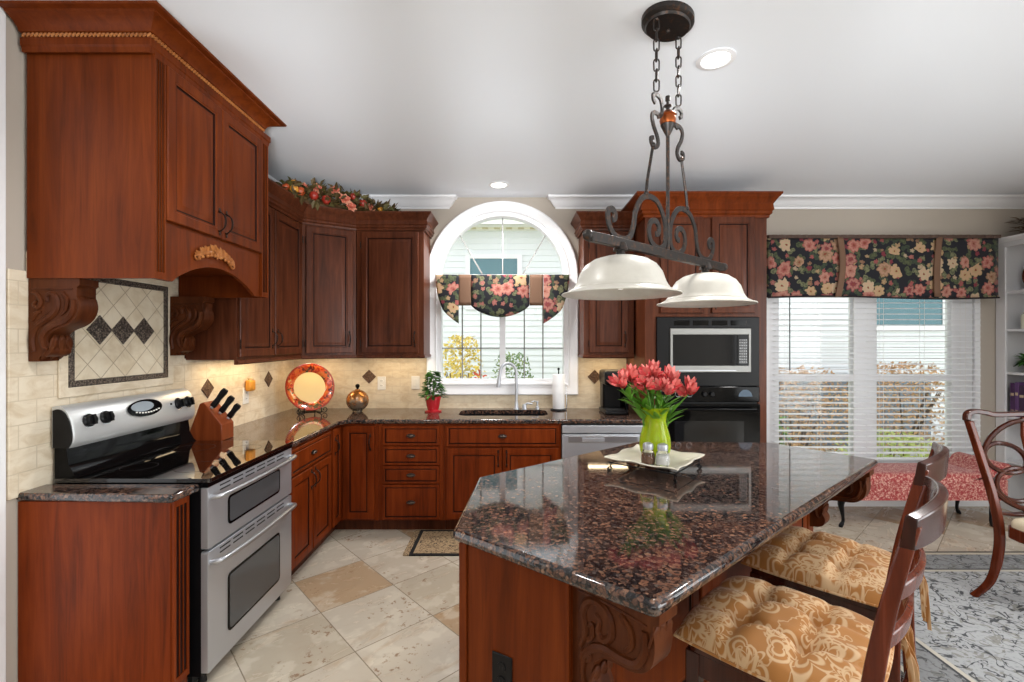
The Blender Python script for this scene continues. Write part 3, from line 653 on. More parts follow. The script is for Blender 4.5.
HCP = [(0, HT-.02), (.012, HT-.02), (.015, HT+.0), (.02, HT+.006), (.02, HT+.036), (.014, HT+.04), (.014, HT+.054), (.026, HT+.058), (.032, HT+.072), (.05, HT+.088), (.068, HT+.098), (.082, HT+.104), (.084, HT+.11), (.11, ZC-.012), (.112, ZC-.002), (0, ZC-.002)]
MB().mould([(-.008, HD-.003), (-.008, 0), (HW-.075, 0), (HW-.075, HD-.003)], HCP).build('crown', 'cherry', hood, smooth=30)
MB().mould([(HW-.08, -.001), (HW, -.001), (HW, HD-.003)], [(0, HT-.02), (.012, HT-.02), (.015, HT+.0), (.02, HT+.006), (.02, HT+.036), (.012, HT+.04), (0, HT+.04)]).build('frieze', 'cherry', hood, smooth=30)
rope(hood, [(-.026, HD-.01, HT+.047), (-.026, -.020, HT+.047), (HW-.05, -.020, HT+.047)], .009, 'cherry_gold')
MB().box(.03, HW-.03, .03, HD-.02, HB+.13, HB+.16).build('hood_liner', 'cherry', hood, smooth=0)
CP = [(x*.8, z) for x, z in [(0, 0), (.27, 0), (.27, -.028), (.255, -.036), (.255, -.078), (.262, -.09)]+[tuple(p)[:2] for p in spline([(.262, -.09, 0), (.268, -.125, 0), (.25, -.165, 0), (.21, -.195, 0), (.15, -.215, 0), (.112, -.235, 0), (.1, -.262, 0), (.118, -.29, 0), (.115, -.318, 0), (.09, -.332, 0)], 3)][1:]+[(.06, -.33), (.05, -.352), (.0, -.352)]]
CS = [([(.03, -.31), (.022, -.26), (.04, -.21), (.09, -.175), (.14, -.145), (.155, -.1), (.13, -.065), (.1, -.075), (.105, -.1)], .012), ([(.24, -.09), (.235, -.14), (.2, -.175), (.14, -.195), (.1, -.215), (.075, -.25), (.085, -.29), (.105, -.3)], .014),
      ([(.02, -.06), (.05, -.07), (.07, -.1), (.05, -.125), (.03, -.11), (.045, -.095)], .009), ([(.02, -.18), (.04, -.15), (.07, -.14)], .009), ([(.18, -.06), (.205, -.09), (.2, -.13), (.17, -.155)], .01), ([(.02, -.045), (.12, -.045), (.235, -.045)], .005)]
CS = [([(x*.8, z) for x, z in P], r) for P, r in CS]
for yy in (.055, HW-.055):
    co = corbel('corbel', hood, CP, .105, (yy, HD-.001, HB), (0, 0, -PI/2), 'cherry_carved', CS)
    for grp in (((.255, -.095, .1, -1), (.26, -.13, -.3, -1), (.23, -.18, -1, -.6)), ((.12, -.26, .2, -1), (.115, -.3, -.3, -1))):
        m = MB()
        for x, z, dx, dz in grp:
            for q in (-.5, 0, .5): blade(m, (x*.8, q*.05, z+.02), (dx, q*.5, dz), .075, .035, (1, 0, .2), .3, 0)
        m.build('leaf_carving', 'cherry_carved', co, solid=.006)

# ------------------------------------------------------------------ wall cabinets
UB, UT, UC = 1.43, 2.53, 2.66
def wall_cabinet(name, loc, rz, w, d, label, doors, ends=(False, True), mats=('cherry_dark', 'cherry_glaze'), bm='cherry_dark', crown=True):
    r = root(name, loc, label, 'kitchen cabinet', rz)
    MB().box(0, w, 0, d, UB, UT).build('body', bm, r, smooth=0, bevel=.002)
    for x, dw, hs in doors:
        o = panel_door('door', r, x, UB+.018, dw, UT-UB-.05, mats); bail(o, dw-.03 if hs > 0 else .03, .12)
        for z in (.1, UT-UB-.15): hinge(r, x-.004 if hs > 0 else x+dw+.004, UB+z)
    if crown:
        p = [(0, 0), (w, 0)]
        if ends[0]: p = [(0, d)]+p
        if ends[1]: p = p+[(w, d)]
        MB().mould(p, crown_prof(UT-.02, UC, .075)).build('crown', bm, r, smooth=30)
        MB().mould(p, [(0, UB-.03), (.004, UB-.03), (.012, UB-.022), (.012, UB-.012), (.006, UB-.004), (.006, UB), (-.015, UB), (-.015, UB-.03)]).build('light_rail', bm, r, smooth=30)
    return r
UX = -1.73
wall_cabinet('upper_cabinet', (UX, 2.95, 0), PI/2, .90, .327, 'dark two-door wall cabinet between the hood and the corner', [(.012, .425, 1), (.452, .43, -1)], (False, False))
wall_cabinet('upper_cabinet', (-1.352, 4.09, 0), 0, .585, .327, 'cherry single-door wall cabinet beside the arched window, under the garland end', [(.045, .495, 1)], (False, True), bm='cherry_dark')
# corner cabinet set across the corner
c0 = Vector((UX+.005, 3.855)); c1 = Vector((-1.357, 4.088)); dd = c1-c0; ca = math.atan2(dd.y, dd.x)
cc = root('corner_upper_cabinet', (c0.x, c0.y, 0), 'single-door corner wall cabinet set at an angle above the plate', 'kitchen cabinet', ca)
inv = Matrix.Rotation(-ca, 4, 'Z')
lp = [(inv @ Vector((p[0]-c0.x, p[1]-c0.y, 0)))[:2] for p in (c0, c1, (-1.357, YB-.004), (XL+.004, YB-.004), (XL+.004, c0.y))]
MB().prism(lp, UB, UT).build('body', 'cherry_dark', cc, smooth=0)
o = panel_door('door', cc, .03, UB+.018, dd.length-.06, UT-UB-.05, ('cherry_dark', 'cherry_glaze')); bail(o, dd.length-.09, .12)
for z in (.1, UT-UB-.15): hinge(cc, .026, UB+z)
MB().mould([(-.02, 0), (dd.length+.02, 0)], crown_prof(UT-.02, UC, .075)).build('crown', 'cherry_dark', cc, smooth=30)
MB().mould([(0, 0), (dd.length, 0)], [(0, UB-.03), (.004, UB-.03), (.012, UB-.022), (.012, UB-.012), (.006, UB), (-.015, UB), (-.015, UB-.03)]).build('light_rail', 'cherry_dark', cc, smooth=30)
wall_cabinet('upper_cabinet', (.625, 4.09, 0), 0, .435, .327, 'cherry wall cabinet over the coffee maker beside the oven tower', [(.045, .34, 1)], (True, False))
# ------------------------------------------------------------------ oven tower
TX0, TX1, TY, TT = 1.075, 2.06, 3.80, 2.575
tw = root('oven_tower_cabinet', (TX0, TY, 0), 'full-height cherry cabinet holding the microwave and wall oven', 'kitchen cabinet')
w = TX1-TX0
hole = [(.09, .45), (.09, 1.745), (.913, 1.745), (.913, .45)]
MB().prism([(0, 0), (w, 0), (w, TT), (0, TT)], 0, .02, 'XZ', holes=[hole]).box(0, .018, .02, .617, 0, TT).box(w-.018, w, .02, .617, 0, TT).box(.018, w-.018, .02, .617, TT-.02, TT).box(.018, w-.018, .597, .617, 0, TT-.02).box(.018, w-.018, .02, .597, .40, .44).build('body', 'cherry_dark', tw, smooth=0, bevel=.002)
for x, hs in ((.12, 1), (.535, -1)): d = panel_door('door', tw, x, 1.775, .345, .775, ('cherry_dark', 'cherry_glaze')); bail(d, .315 if hs > 0 else .03, .1)
for x, hs in ((.1, 1), (.497, -1)): d = panel_door('door', tw, x, .11, .387, .31, ('cherry_dark', 'cherry_glaze')); bail(d, .35 if hs > 0 else .035, .2)
MB().mould([(0, .617), (0, 0), (w, 0), (w, .617)], crown_prof(TT-.03, 2.735, .085)).build('crown', 'cherry', tw, smooth=30)
MB().mould([(0, .3), (0, 0), (w, 0), (w, .3)], [(0, TT-.005), (.02, TT-.005), (.024, TT+.004), (.02, TT+.013), (0, TT+.013)]).build('bead', 'cherry', tw, smooth=30)
mw = root('microwave', (1.267, 3.80, 1.297), 'stainless framed built-in microwave above the black wall oven', 'microwave')
w, hh = .65, .356
MB().prism([(-.103, -.11), (.722, -.11), (.722, .445), (-.103, .445)], -.022, -.001, 'XZ', holes=[[(.0, .0), (.0, hh), (w, hh), (w, .0)]]).build('trim_kit', 'black_satin', mw, smooth=0, bevel=.004)
m = MB()
for i in range(4): m.box(.035+i*.152, .16+i*.152, -.024, -.021, .378, .418)
m.build('vent', 'black_gloss', mw, smooth=0)
MB().box(.002, w-.002, -.012, .4, .002, hh-.002).build('body', 'black_matt', mw, smooth=0)
MB().prism([(.002, .002), (w-.002, .002), (w-.002, hh-.002), (.002, hh-.002)], -.036, -.012, 'XZ', holes=[[(.022, .055), (.022, hh-.052), (w-.02, hh-.052), (w-.02, .055)]]).build('frame', 'microwave_steel', mw, smooth=0, bevel=.004)
MB().box(.02, .535, -.03, -.012, .05, hh-.05).build('door_glass', 'oven_glass', mw, smooth=0)
MB().box(.54, w-.018, -.03, -.012, .05, hh-.05).build('control_panel', 'black_gloss', mw, smooth=0)
MB().box(.555, w-.03, -.0305, -.03, .07, hh-.09).build('keypad', 'keypad', mw, smooth=0)
MB().box(.05, w-.12, -.037, -.035, .014, .02).build('badge_strip', 'steel', mw, smooth=0)
ov = root('wall_oven', (1.17, 3.80, .46), 'glossy black built-in wall oven below the microwave', 'oven')
w = .815
MB().box(.005, w-.005, .0, .55, .0, .72).build('body', 'black_matt', ov, smooth=0)
MB().box(0, w, -.035, -.001, .60, .725).build('control_panel', 'black_gloss', ov, smooth=0, bevel=.006)
for x in (.16, .25, .37, .43): MB().lathe([(0, .0), (.02, .0), (.02, .012), (.016, .022), (0, .022)], 16).build('knob', 'black_satin', ov, loc=(x, -.035, .665), rot=(PI/2, 0, 0)); 
for x in (.16, .25): MB().lathe([(.021, .0), (.024, .0), (.024, .004), (.021, .004)], 20).build('knob_ring', 'steel', ov, loc=(x, -.034, .665), rot=(PI/2, 0, 0))
MB().prism(arc(0, 0, .055, 0, PI, 14), -.002, 0, 'XZ').build('dial_window', 'oven_dial', ov, loc=(.70, -.035, .645), smooth=0)
dr = MB().prism(rounded([(0, .03), (w, .03), (w, .585), (0, .585)], .015), -.04, -.001, 'XZ').build('door', 'black_gloss', ov, bevel=.006)
MB().box(.13, w-.13, -.0415, -.0395, .12, .45).build('window', 'oven_glass', dr, smooth=0)
m = MB().tube([(.06, -.04, .545), (.06, -.085, .55), (.1, -.09, .55), (w-.1, -.09, .55), (w-.06, -.085, .55), (w-.06, -.04, .545)], .011, 10); m.build('handle', 'black_gloss', dr)

# ------------------------------------------------------------------ base cabinets
BZ, BT = .10, .882
def base_cabinet(name, loc, rz, w, d, label, back=False):
    r = root(name, loc, label, 'kitchen cabinet', rz)
    (MB().box(0, w, 0, .018, BZ, BT).box(0, .018, .018, d, BZ, BT).box(w-.018, w, .018, d, BZ, BT).box(.018, w-.018, .018, d, BZ, BZ+.018) if back else MB().box(0, w, 0, d, BZ, BT)).build('body', 'cherry_red', r, smooth=0, bevel=.002)
    MB().box(0, w, .065, d-.05, 0, BZ).build('toe_kick', 'cherry_dark', r, smooth=0)
    return r
CR = ('cherry_red', 'cherry_glaze')
def drawer(r, x, z, w, h): o = panel_door('drawer', r, x, z, w, h, CR, flat=True); cup_pull(o, w/2, h/2); return o
BX = -1.39
# narrow fluted unit beside the range
r = root('filler_cabinet', (BX-.03, 1.955, 0), 'narrow cherry end cabinet with fluted edge beside the range', 'kitchen cabinet', PI/2)
MB().box(0, .1, .0, .636, 0, BT).build('body', 'cherry_red', r, smooth=0, bevel=.002)
m = MB(); fluted(m, .004, .096, BZ, BT, -.012); m.build('pilaster', ['cherry_red', 'cherry_glaze'], r, smooth=0)
r = base_cabinet('base_cabinet', (BX, 2.895, 0), PI/2, .70, .66, 'cherry base cabinet with one drawer over two doors next to the range')
drawer(r, .02, .70, .655, .168); 
for x, hs in ((.02, 1), (.352, -1)): d = panel_door('door', r, x, .115, .323, .572, CR); bail(d, .295 if hs > 0 else .028, .49)
# corner unit, L-shaped with a folding pair of doors
r = root('corner_base_cabinet', (BX, 3.60, 0), 'cherry corner base cabinet with a folded pair of doors', 'kitchen cabinet')
MB().prism([(0, 0), (0, .20), (.312, .20), (.312, .815), (-.664, .815), (-.664, 0)], BZ, BT).build('body', 'cherry_red', r, smooth=0)
MB().prism([(-.065, 0), (-.065, .265), (.312, .265), (.312, .76), (-.62, .76), (-.62, 0)], 0, BZ).build('toe_kick', 'cherry_dark', r, smooth=0)
d = panel_door('door', r, .026, .115, .255, .752, CR, y=.198); bail(d, .225, .62)
hd = panel_door('door', r, 0, .115, .172, .752, CR); hd.rotation_euler = (0, 0, PI/2); hd.location = (.002, .004, .115); bail(hd, .03, .62)
r = base_cabinet('base_cabinet', (-1.076, 3.80, 0), 0, .525, .615, 'cherry base cabinet with a stack of four drawers')
for z, h in ((.708, .158), (.55, .150), (.40, .142), (.112, .28)): drawer(r, .035, z, .455, h)
r = base_cabinet('sink_base_cabinet', (-.549, 3.80, 0), 0, .945, .615, 'cherry cabinet under the sink with a wide false drawer over two doors', True)
drawer(r, .02, .70, .905, .168)
for x, hs in ((.02, 1), (.475, -1)): d = panel_door('door', r, x, .115, .447, .572, CR); bail(d, .418 if hs > 0 else .03, .49)
dw = root('dishwasher', (.402, 3.795, 0), 'stainless dishwasher under the counter beside the oven tower', 'dishwasher')
MB().box(.004, .66, .04, .6, .1, .872).build('body', 'black_matt', dw, smooth=0)
MB().box(.0, .664, -.022, .04, .115, .80).build('door', 'steel', dw, bevel=.006)
MB().box(.0, .664, -.022, .04, .808, .872).build('control_panel', 'steel', dw, bevel=.006)
MB().box(.05, .61, -.03, -.02, .735, .79).build('pocket_handle', 'steel_bright', dw, bevel=.008)
MB().box(.16, .34, -.034, -.028, .742, .775).build('handle_recess', 'steel', dw, bevel=.004)
MB().box(.01, .654, .03, .55, 0, .1).build('toe_kick', 'black_matt', dw, smooth=0)
# ------------------------------------------------------------------ stone counters
CT0, CT1 = .885, .92
sink_hole = rounded([(-.46, 3.96), (.31, 3.96), (.31, 4.30), (-.46, 4.30)], .1, 6)
fx, fy = -1.36, 3.772
poly = [(fx, 2.888), (fx, fy-.09), (fx+.06, fy), (1.072, fy), (1.072, YB-.002), (XL+.002, YB-.002), (XL+.002, 2.888)]
tag(slab(rounded(poly, .02, 3, (0, 1, 2, 3)), CT0, CT1, .012, [sink_hole]).build('stone_countertop', 'granite', smooth=40), 'long brown granite countertop running round the corner under the arched window', 'countertop')
poly = [(XL+.002, 1.95), (fx-.03, 1.918), (fx-.018, 2.078), (XL+.002, 2.078)]
tag(slab(rounded(poly, .012, 3, (1, 2)), CT0, CT1, .012).build('stone_countertop', 'granite', smooth=40), 'short strip of brown granite on the narrow end cabinet before the range', 'countertop')
# backsplash
struct(MB().box(XL, XL+.012, 1.912, 2.94, .9, 1.845).box(XL, XL+.012, 1.99, 2.895, 1.845, 1.93).box(XL, XL+.012, 2.94, YB, .9, 1.44).build('trim_3', 'splash_side', smooth=0, bevel=.003))
struct(MB().box(XL+.012, WX-WR-.096, YB-.012, YB, .9, 1.44).box(WX-WR-.096, WX+WR+.096, YB-.012, YB, .9, WB-.094).box(WX+WR+.096, 1.072, YB-.012, YB, .9, 1.44).build('trim_4', 'splash_back', smooth=0))
def diamond(loc, s, mm, parent, side=False):
    m = MB(); L = [(1, 0), (1, -.004), (.9, -.008), (.78, -.006), (.3, -.008), (.08, -.011)]
    m.loops([[(s*k, y, 0), (0, y, s*k), (-s*k, y, 0), (0, y, -s*k)] for k, y in L]); return m.build('accent_tile', mm, parent, loc=loc, rot=(0, 0, PI/2) if side else (0, 0, 0), smooth=0)
def accent(loc, label, side=False): 
    o = diamond(loc, .066, 'bronze_tile', None, side); tag(o, label, 'tile', 'bronze diamond tiles on the backsplash'); return o
accent((-1.34, YB-.012, 1.216), 'bronze diamond tile on the wall above the glass ball')
accent((.775, YB-.012, 1.215), 'bronze diamond tile on the wall beside the coffee maker')
accent((XL+.012, 3.16, 1.23), 'bronze diamond tile on the wall behind the knife block', True)
accent((XL+.012, 3.95, 1.23), 'bronze diamond tile between the plug-in freshener and the plate', True)
mu = root('tile_mural', (XL+.012, 2.115, 1.29), 'framed panel of cream diamond tiles with three pewter diamonds above the range', 'tile panel', PI/2)
W, H = .715, .62
MB().prism([(0, 0), (W, 0), (W, H), (0, H)], -.012, 0, 'XZ', holes=[[(.045, .045), (.045, H-.04), (W-.045, H-.04), (W-.045, .045)]]).build('stone_frame', 'stone_frame', mu, smooth=0, bevel=.005)
MB().prism([(.045, .045), (W-.045, .045), (W-.045, H-.04), (.045, H-.04)], -.013, 0, 'XZ', holes=[[(.075, .075), (.075, H-.07), (W-.075, H-.07), (W-.075, .075)]]).build('border', 'pewter_tile', mu, smooth=0, bevel=.004)
MB().box(.07, W-.07, -.005, 0, .07, H-.065).build('tile_field', 'diamond_tile', mu, smooth=0)
for k in (-1, 0, 1): diamond((W/2-.005+k*.14, -.005, H/2+.005), .073, 'pewter_tile', mu)
# ------------------------------------------------------------------ range
RX = -1.35
rg = root('electric_range', (RX, 2.082, 0), 'stainless double-oven electric range with black glass top', 'stove', PI/2)
RW, RD = .798, .685
MB().box(.003, RW-.003, .03, RD, .06, .915).build('body', 'black_satin', rg, smooth=0)
ct = MB().prism(rounded([(-.002, -.012), (RW+.002, -.012), (RW+.002, RD), (-.002, RD)], .015), .922, .94).build('cooktop', 'cooktop_glass', rg, bevel=.004)
MB().box(.0, RW, -.004, .03, .90, .921).build('front_trim', 'black_gloss', rg, smooth=0)
for cx, cy, r in ((.2, .17, .1), (.6, .17, .08), (.2, .46, .075), (.6, .46, .1)):
    MB().tube([(cx+r*math.cos(2*PI*k/36), cy+r*math.sin(2*PI*k/36), .9402) for k in range(36)], closed=True, sec=(.0015, .0004), up=(0, 0, 1)).build('burner_ring', 'black_satin', ct, smooth=0)
# control backguard
pf = [(RD-.003, 1.256), (RD-.03, 1.262), (RD-.06, 1.245), (RD-.085, 1.20), (RD-.097, 1.14), (RD-.095, 1.10), (RD-.08, 1.075), (RD-.003, 1.075)]
def cor(p, x): return (x, p[0], p[1])
pf2 = spline([(a, b, 0) for a, b in pf[:-1]], 4); pf2 = [(p[0], p[1]) for p in pf2]+[pf[-1]]
bgd = MB().loops([[(x, p[0]+(.006 if k in (0, 3) else 0), p[1]) for p in pf2] for k, x in enumerate((.0, .012, RW-.012, RW))]).build('backguard', 'control_silver', rg, smooth=40)
MB().loops([[(x, RD-.003-(RD-.003-p[0])*.9, 1.08+(p[1]-1.08)*.92) for p in pf2] for x in (-.004, RW+.004)]).build('end_cap', 'black_satin', rg, smooth=40)
MB().loops([[(x, RD-.003, 1.08), (x, RD-.055, 1.08), (x, RD-.065, 1.0), (x, RD-.09, .955), (x, RD-.105, .941), (x, RD-.003, .941)] for x in (.006, RW-.006)]).build('riser', 'black_gloss', rg, smooth=30)
fr = Vector((0, -.93, .37)).normalized()
def on_guard(x, z, out=.002):
    for a, b in zip(pf2, pf2[1:]):
        if min(a[1], b[1]) <= z <= max(a[1], b[1]) and a[0] < RD-.02:
            t = (z-a[1])/(b[1]-a[1]); d = Vector((0, b[0]-a[0], b[1]-a[1])).normalized(); nn = Vector((0, d.z, -d.y)); nn = nn if nn.y < 0 else -nn
            return Vector((x, a[0]+(b[0]-a[0])*t, z))+nn*out, math.atan2(nn.z, -nn.y)
def on_guard_(x, t):          # a point on the sloping face of the control panel
    return Vector((x, RD-.0895-.006*math.sin(PI*t)-.0*t+.024*max(0, t-.45)*2, 1.11+.105*t))
ang = math.atan2(.10, .035)
for x in (.075, .165, .655, .735):
    m = MB().lathe([(0, 0), (.03, 0), (.03, .008), (.025, .012), (.023, .026), (0, .027)], 18).box(-.006, .006, -.023, .023, .02, .036)
    k = m.build('knob', 'black_satin', bgd, loc=on_guard(x, 1.185)[0], rot=(PI/2-on_guard(x, 1.185)[1], 0, 0), smooth=40)
    MB().lathe([(.030, 0), (.034, 0), (.034, .003), (.030, .003)], 20).build('knob_ring', 'chrome', k)
dp = MB().lathe([(0, 0), (1, 0), (1, .004), (0, .005)], 36, sx=.115, sy=.045).build('display', 'black_gloss', bgd, loc=on_guard(.41, 1.195, .004)[0], rot=(PI/2-on_guard(.41, 1.195)[1], 0, 0))
MB().lathe([(0, 0), (1, 0), (1, .002), (0, .002)], 30, sx=.075, sy=.026).build('clock_window', 'display', dp, loc=(-.02, .009, .0045))
m = MB()
for i in range(9): m.box(-.075+i*.019, -.064+i*.019, -.03+.0006*(i-4)**2, -.023+.0006*(i-4)**2, .005, .007)
m.build('button', 'white_plastic', dp, smooth=0)
m = MB().ball((0, 0, 0), .006, 8, 6); m.build('indicator', 'black_satin', bgd, loc=on_guard(.60, 1.19)[0])
def oven_door(name, z0, z1, wz0, wz1, hz, label=None):
    d = MB().prism(rounded([(.004, z0), (RW-.004, z0), (RW-.004, z1), (.004, z1)], .01), -.0, .04, 'XZ').build(name, 'steel', rg, bevel=.005)
    wp = rounded([(.165, wz0), (.625, wz0+.0), (.655, wz1-.012), (.60, wz1), (.2, wz1), (.14, wz1-.012)], .03)
    wp = rounded([(.15, wz0), (RW-.15, wz0), (RW-.15, wz1), (.15, wz1)], .03, 6)
    MB().prism(wp, -.003, .002, 'XZ').build('window_frame', 'black_gloss', d, smooth=0)
    MB().prism(inset(wp, .012), -.0045, .0, 'XZ').build('window', 'range_glass', d, smooth=0)
    m = MB()
    for row in (0, 1):
        for i in range(6): m.box(.09+i*.105, .17+i*.105, -.0015, .004, z1-.02-row*.02, z1-.014-row*.02)
    m.build('vent', 'black_matt', d, smooth=0)
    P = spline([(.03, .0, hz-.005), (.035, -.03, hz), (.07, -.046, hz+.002), (.22, -.054, hz+.002), (RW/2, -.057, hz+.002), (RW-.22, -.054, hz+.002), (RW-.07, -.046, hz+.002), (RW-.035, -.03, hz), (RW-.03, .0, hz-.005)], 5)
    MB().tube(P, .0125, 12).build('handle', 'steel_bright', d)
    return d
oven_door('oven_door', .622, .90, .675, .815, .852)
oven_door('oven_door', .07, .61, .165, .445, .56)
for x in (.06, RW-.06): 
    for y in (.06, RD-.08): MB().lathe([(0, 0), (.018, 0), (.016, .02), (.012, .07), (0, .07)], 12).build('foot', 'black_matt', rg, loc=(x, y, 0))
MB().box(.006, RW-.006, .07, .09, .02, .065).build('kick_plate', 'black_matt', rg, smooth=0)

# ------------------------------------------------------------------ sink, faucet, things along the counter
sk = root('kitchen_sink', (-.075, 4.13, .70), 'black undermount sink set in the granite below the arched window', 'sink')
o2 = [(x+.075, y-4.13) for x, y in sink_hole]; grow = lambda d: inset(o2, -d)
ringz = lambda d, z: [(x, y, z) for x, y in grow(d)]
MB().loops([ringz(.02, .183), ringz(.02, .02), ringz(.0, .0), ringz(-.02, .012), ringz(-.003, .03), ringz(-.001, .183)], closed=False, cap0=False, cap1=False).add([(x, y, .012) for x, y in grow(-.02)], [tuple(range(len(o2)))]).build('bowl', 'black_satin', sk)
MB().lathe([(0, 0), (.045, 0), (.04, .006), (.012, .003), (0, .003)], 20).build('drain', 'steel', sk, loc=(0, 0, .0125))
fc = root('kitchen_faucet', (.04, 4.345, .92), 'brushed steel gooseneck faucet behind the sink', 'faucet')
MB().lathe([(0, 0), (.027, 0), (.027, .008), (.02, .02), (.017, .06), (0, .06)], 20).build('base', 'steel', fc)
P = [(0, 0, .05), (0, 0, .2), (0, 0, .33)]+[(-.075+.075*math.cos(a), -.03*(1-math.cos(a))/2, .335+.09*math.sin(a)) for a in [PI*k/12 for k in range(1, 12)]]+[(-.15, -.03, .33), (-.158, -.033, .28)]
MB().tube(P, .0135, 12).build('spout', 'steel', fc); MB().tube([(-.157, -.033, .295), (-.166, -.036, .225), (-.168, -.037, .205)], [.017, .02, .018], 12).build('spray_head', 'steel', fc)
hb = root('faucet_control', (.115, 4.345, .92), 'small steel mixer lever standing just beside the gooseneck faucet', 'faucet lever')
MB().lathe([(0, 0), (.022, 0), (.02, .03), (.016, .045), (0, .05)], 16).build('base', 'steel', hb); MB().tube([(0, 0, .04), (.03, -.01, .055), (.075, -.02, .05)], [.01, .009, .006], 10).build('lever', 'steel', hb)
sd = root('soap_dispenser', (.235, 4.345, .92), 'small steel soap pump between the mixer lever and the paper towels', 'soap dispenser')
MB().lathe([(0, 0), (.018, 0), (.016, .025), (.009, .03), (.009, .06), (.013, .065), (.012, .075), (0, .078)], 14).build('base', 'steel', sd); MB().tube([(0, 0, .065), (-.03, -.012, .078), (-.055, -.02, .066)], .006, 8).build('nozzle', 'steel', sd)
ph = root('paper_towel_holder', (.425, 4.285, .92), 'black wire stand holding the paper towel roll by the window', 'paper towel holder')
MB().lathe([(0, 0), (.075, 0), (.075, .008), (.06, .014), (0, .014)], 24).build('base', 'black_satin', ph); MB().tube([(0, 0, .01), (0, 0, .37)], .006, 8).ball((0, 0, .375), .012).build('rod', 'black_satin', ph); MB().tube([(.07, 0, .01), (.075, 0, .1), (.07, 0, .2), (.066, -.0, .22)], .004, 8).build('arm', 'chrome', ph)
t = MB(); t.loops([[(r*math.cos(2*PI*k/28), r*math.sin(2*PI*k/28), z) for k in range(28)] for r, z in ((.02, .0), (.054, .0), (.055, .002), (.055, .31), (.054, .312), (.02, .312))], closed=True); tag(t.build('paper_towel_roll', 'paper', loc=(.425, 4.285, .936)), 'white paper towel roll standing on its black holder', 'paper towels')
cm = root('coffee_maker', (.885, 4.13, .92), 'black single-serve coffee maker on the counter beside the oven tower', 'coffee maker')
MB().box(-.095, .095, -.15, .15, 0, .035).build('base', 'black_satin', cm, bevel=.012); MB().box(-.085, .085, .0, .15, .03, .34).build('column', 'black_satin', cm, bevel=.02); MB().box(-.095, .095, -.14, .15, .25, .375).build('head', 'black_satin', cm, bevel=.025, seg=3); MB().box(-.08, .08, -.12, -.01, .035, .045).build('drip_tray', 'black_matt', cm, smooth=0); MB().box(-.04, .04, -.1425, -.139, .325, .345).build('badge_strip', 'pull_bronze', cm, smooth=0); MB().box(.097, .13, -.05, .15, .0, .3).build('water_tank', 'oven_glass', cm, bevel=.008)
pl = Vector((-1.765, 4.11, .93)); n = Vector((.62, -.74, 0)).normalized()
pr = root('decorative_plate', (pl.x, pl.y, 1.148), 'large autumn-leaf rimmed plate with cream centre standing in the counter corner', 'plate', math.atan2(n.x, -n.y)); pr.rotation_euler = (-.2, 0, math.atan2(n.x, -n.y))
prof = [(.0, .012), (.128, .012), (.135, .005), (.15, -.006), (.205, -.02), (.208, -.016), (.152, .002), (.14, .016), (.13, .02), (0, .02)]
def ydisc(p, n=40, closed=False): return MB().loops([[(max(r, 1e-4)*math.cos(2*PI*k/n), y, max(r, 1e-4)*math.sin(2*PI*k/n)) for k in range(n)] for r, y in p], closed=closed)
ydisc([(.132, .010), (.15, -.006), (.205, -.02), (.208, -.014), (.152, .004), (.132, .018)], closed=True).build('rim', 'plate_rim', pr); ydisc([(0, .011), (.133, .0095), (.133, .018), (0, .019)]).build('well', 'plate_well', pr)
ps = root('plate_stand', (pl.x, pl.y, .92), 'black scrolled wire stand under the autumn plate', 'plate stand', math.atan2(n.x, -n.y))
for s in (-1, 1):
    m = MB().tube(spline([(s*.07, -.075, .055), (s*.07, -.085, .03), (s*.07, -.065, .008), (s*.07, .0, .006), (s*.07, .09, .006), (s*.06, .075, .09), (s*.05, .062, .2)], 5), .005, 8); m.tube([(s*.07+p[0]*s, -.06, p[1]) for p in spiral((.035, .03), .03, .008, PI*.9, 1.2)], .004, 6); m.build('wire_leg', 'black_satin', ps)
MB().tube([(-.07, .085, .006), (.07, .085, .006)], .005, 8).tube([(-.05, .062, .2), (.05, .062, .2)], .005, 8).build('crossbar', 'black_satin', ps)
gb = root('glass_ball', (-1.38, 4.2, .92), 'mercury-glass ball ornament with black stopper near the corner', 'ornament')
MB().lathe([(0, 0), (.045, 0), (.04, .006), (.05, .012)]+[(.098*math.cos(a), .1+.095*math.sin(a)) for a in [-PI*.37+PI*.8*k/14 for k in range(15)]]+[(.02, .2), (0, .202)], 28).build('body', 'mercury_glass', gb)
MB().lathe([(0, .195), (.012, .195), (.01, .21), (.018, .22), (.02, .232), (.014, .244), (0, .248)], 14).build('stopper', 'black_gloss', gb)
pp = root('potted_plant', (-.705, 4.2, .92), 'small bushy green plant in a glossy red pot left of the sink'.replace(' left of', ' beside'), 'plant')
MB().lathe([(0, 0), (.075, 0), (.078, .012), (.055, .018), (0, .018)], 24).build('saucer', 'red_glaze', pp)
MB().lathe([(0, .018), (.048, .018), (.058, .05), (.066, .105), (.07, .107), (.072, .135), (.066, .137), (.062, .115), (0, .112)], 24).build('pot', 'red_glaze', pp)
m = MB(); rnd = random.Random(5)
for k in range(270):
    z = rnd.random(); R = .085*(1-z*.8)+.01; a = rnd.uniform(0, 2*PI); t = rnd.random()**.4; p = Vector((R*t*math.cos(a), R*t*math.sin(a), .125+z*.235)); blade(m, p, (math.cos(a), math.sin(a), rnd.uniform(-.2, .7)), .05, .034, (0, 0, 1), .4, 0, 2)
m.build('foliage', 'leaf_green', pp, smooth=0); MB().tube([(0, 0, .11), (.004, 0, .22), (0, .003, .34)], [.006, .005, .002], 6).tube([(0, 0, .13), (.03, .01, .22)], .003, 5).tube([(0, 0, .13), (-.03, -.01, .23)], .003, 5).build('stem', 'stem_green', pp)
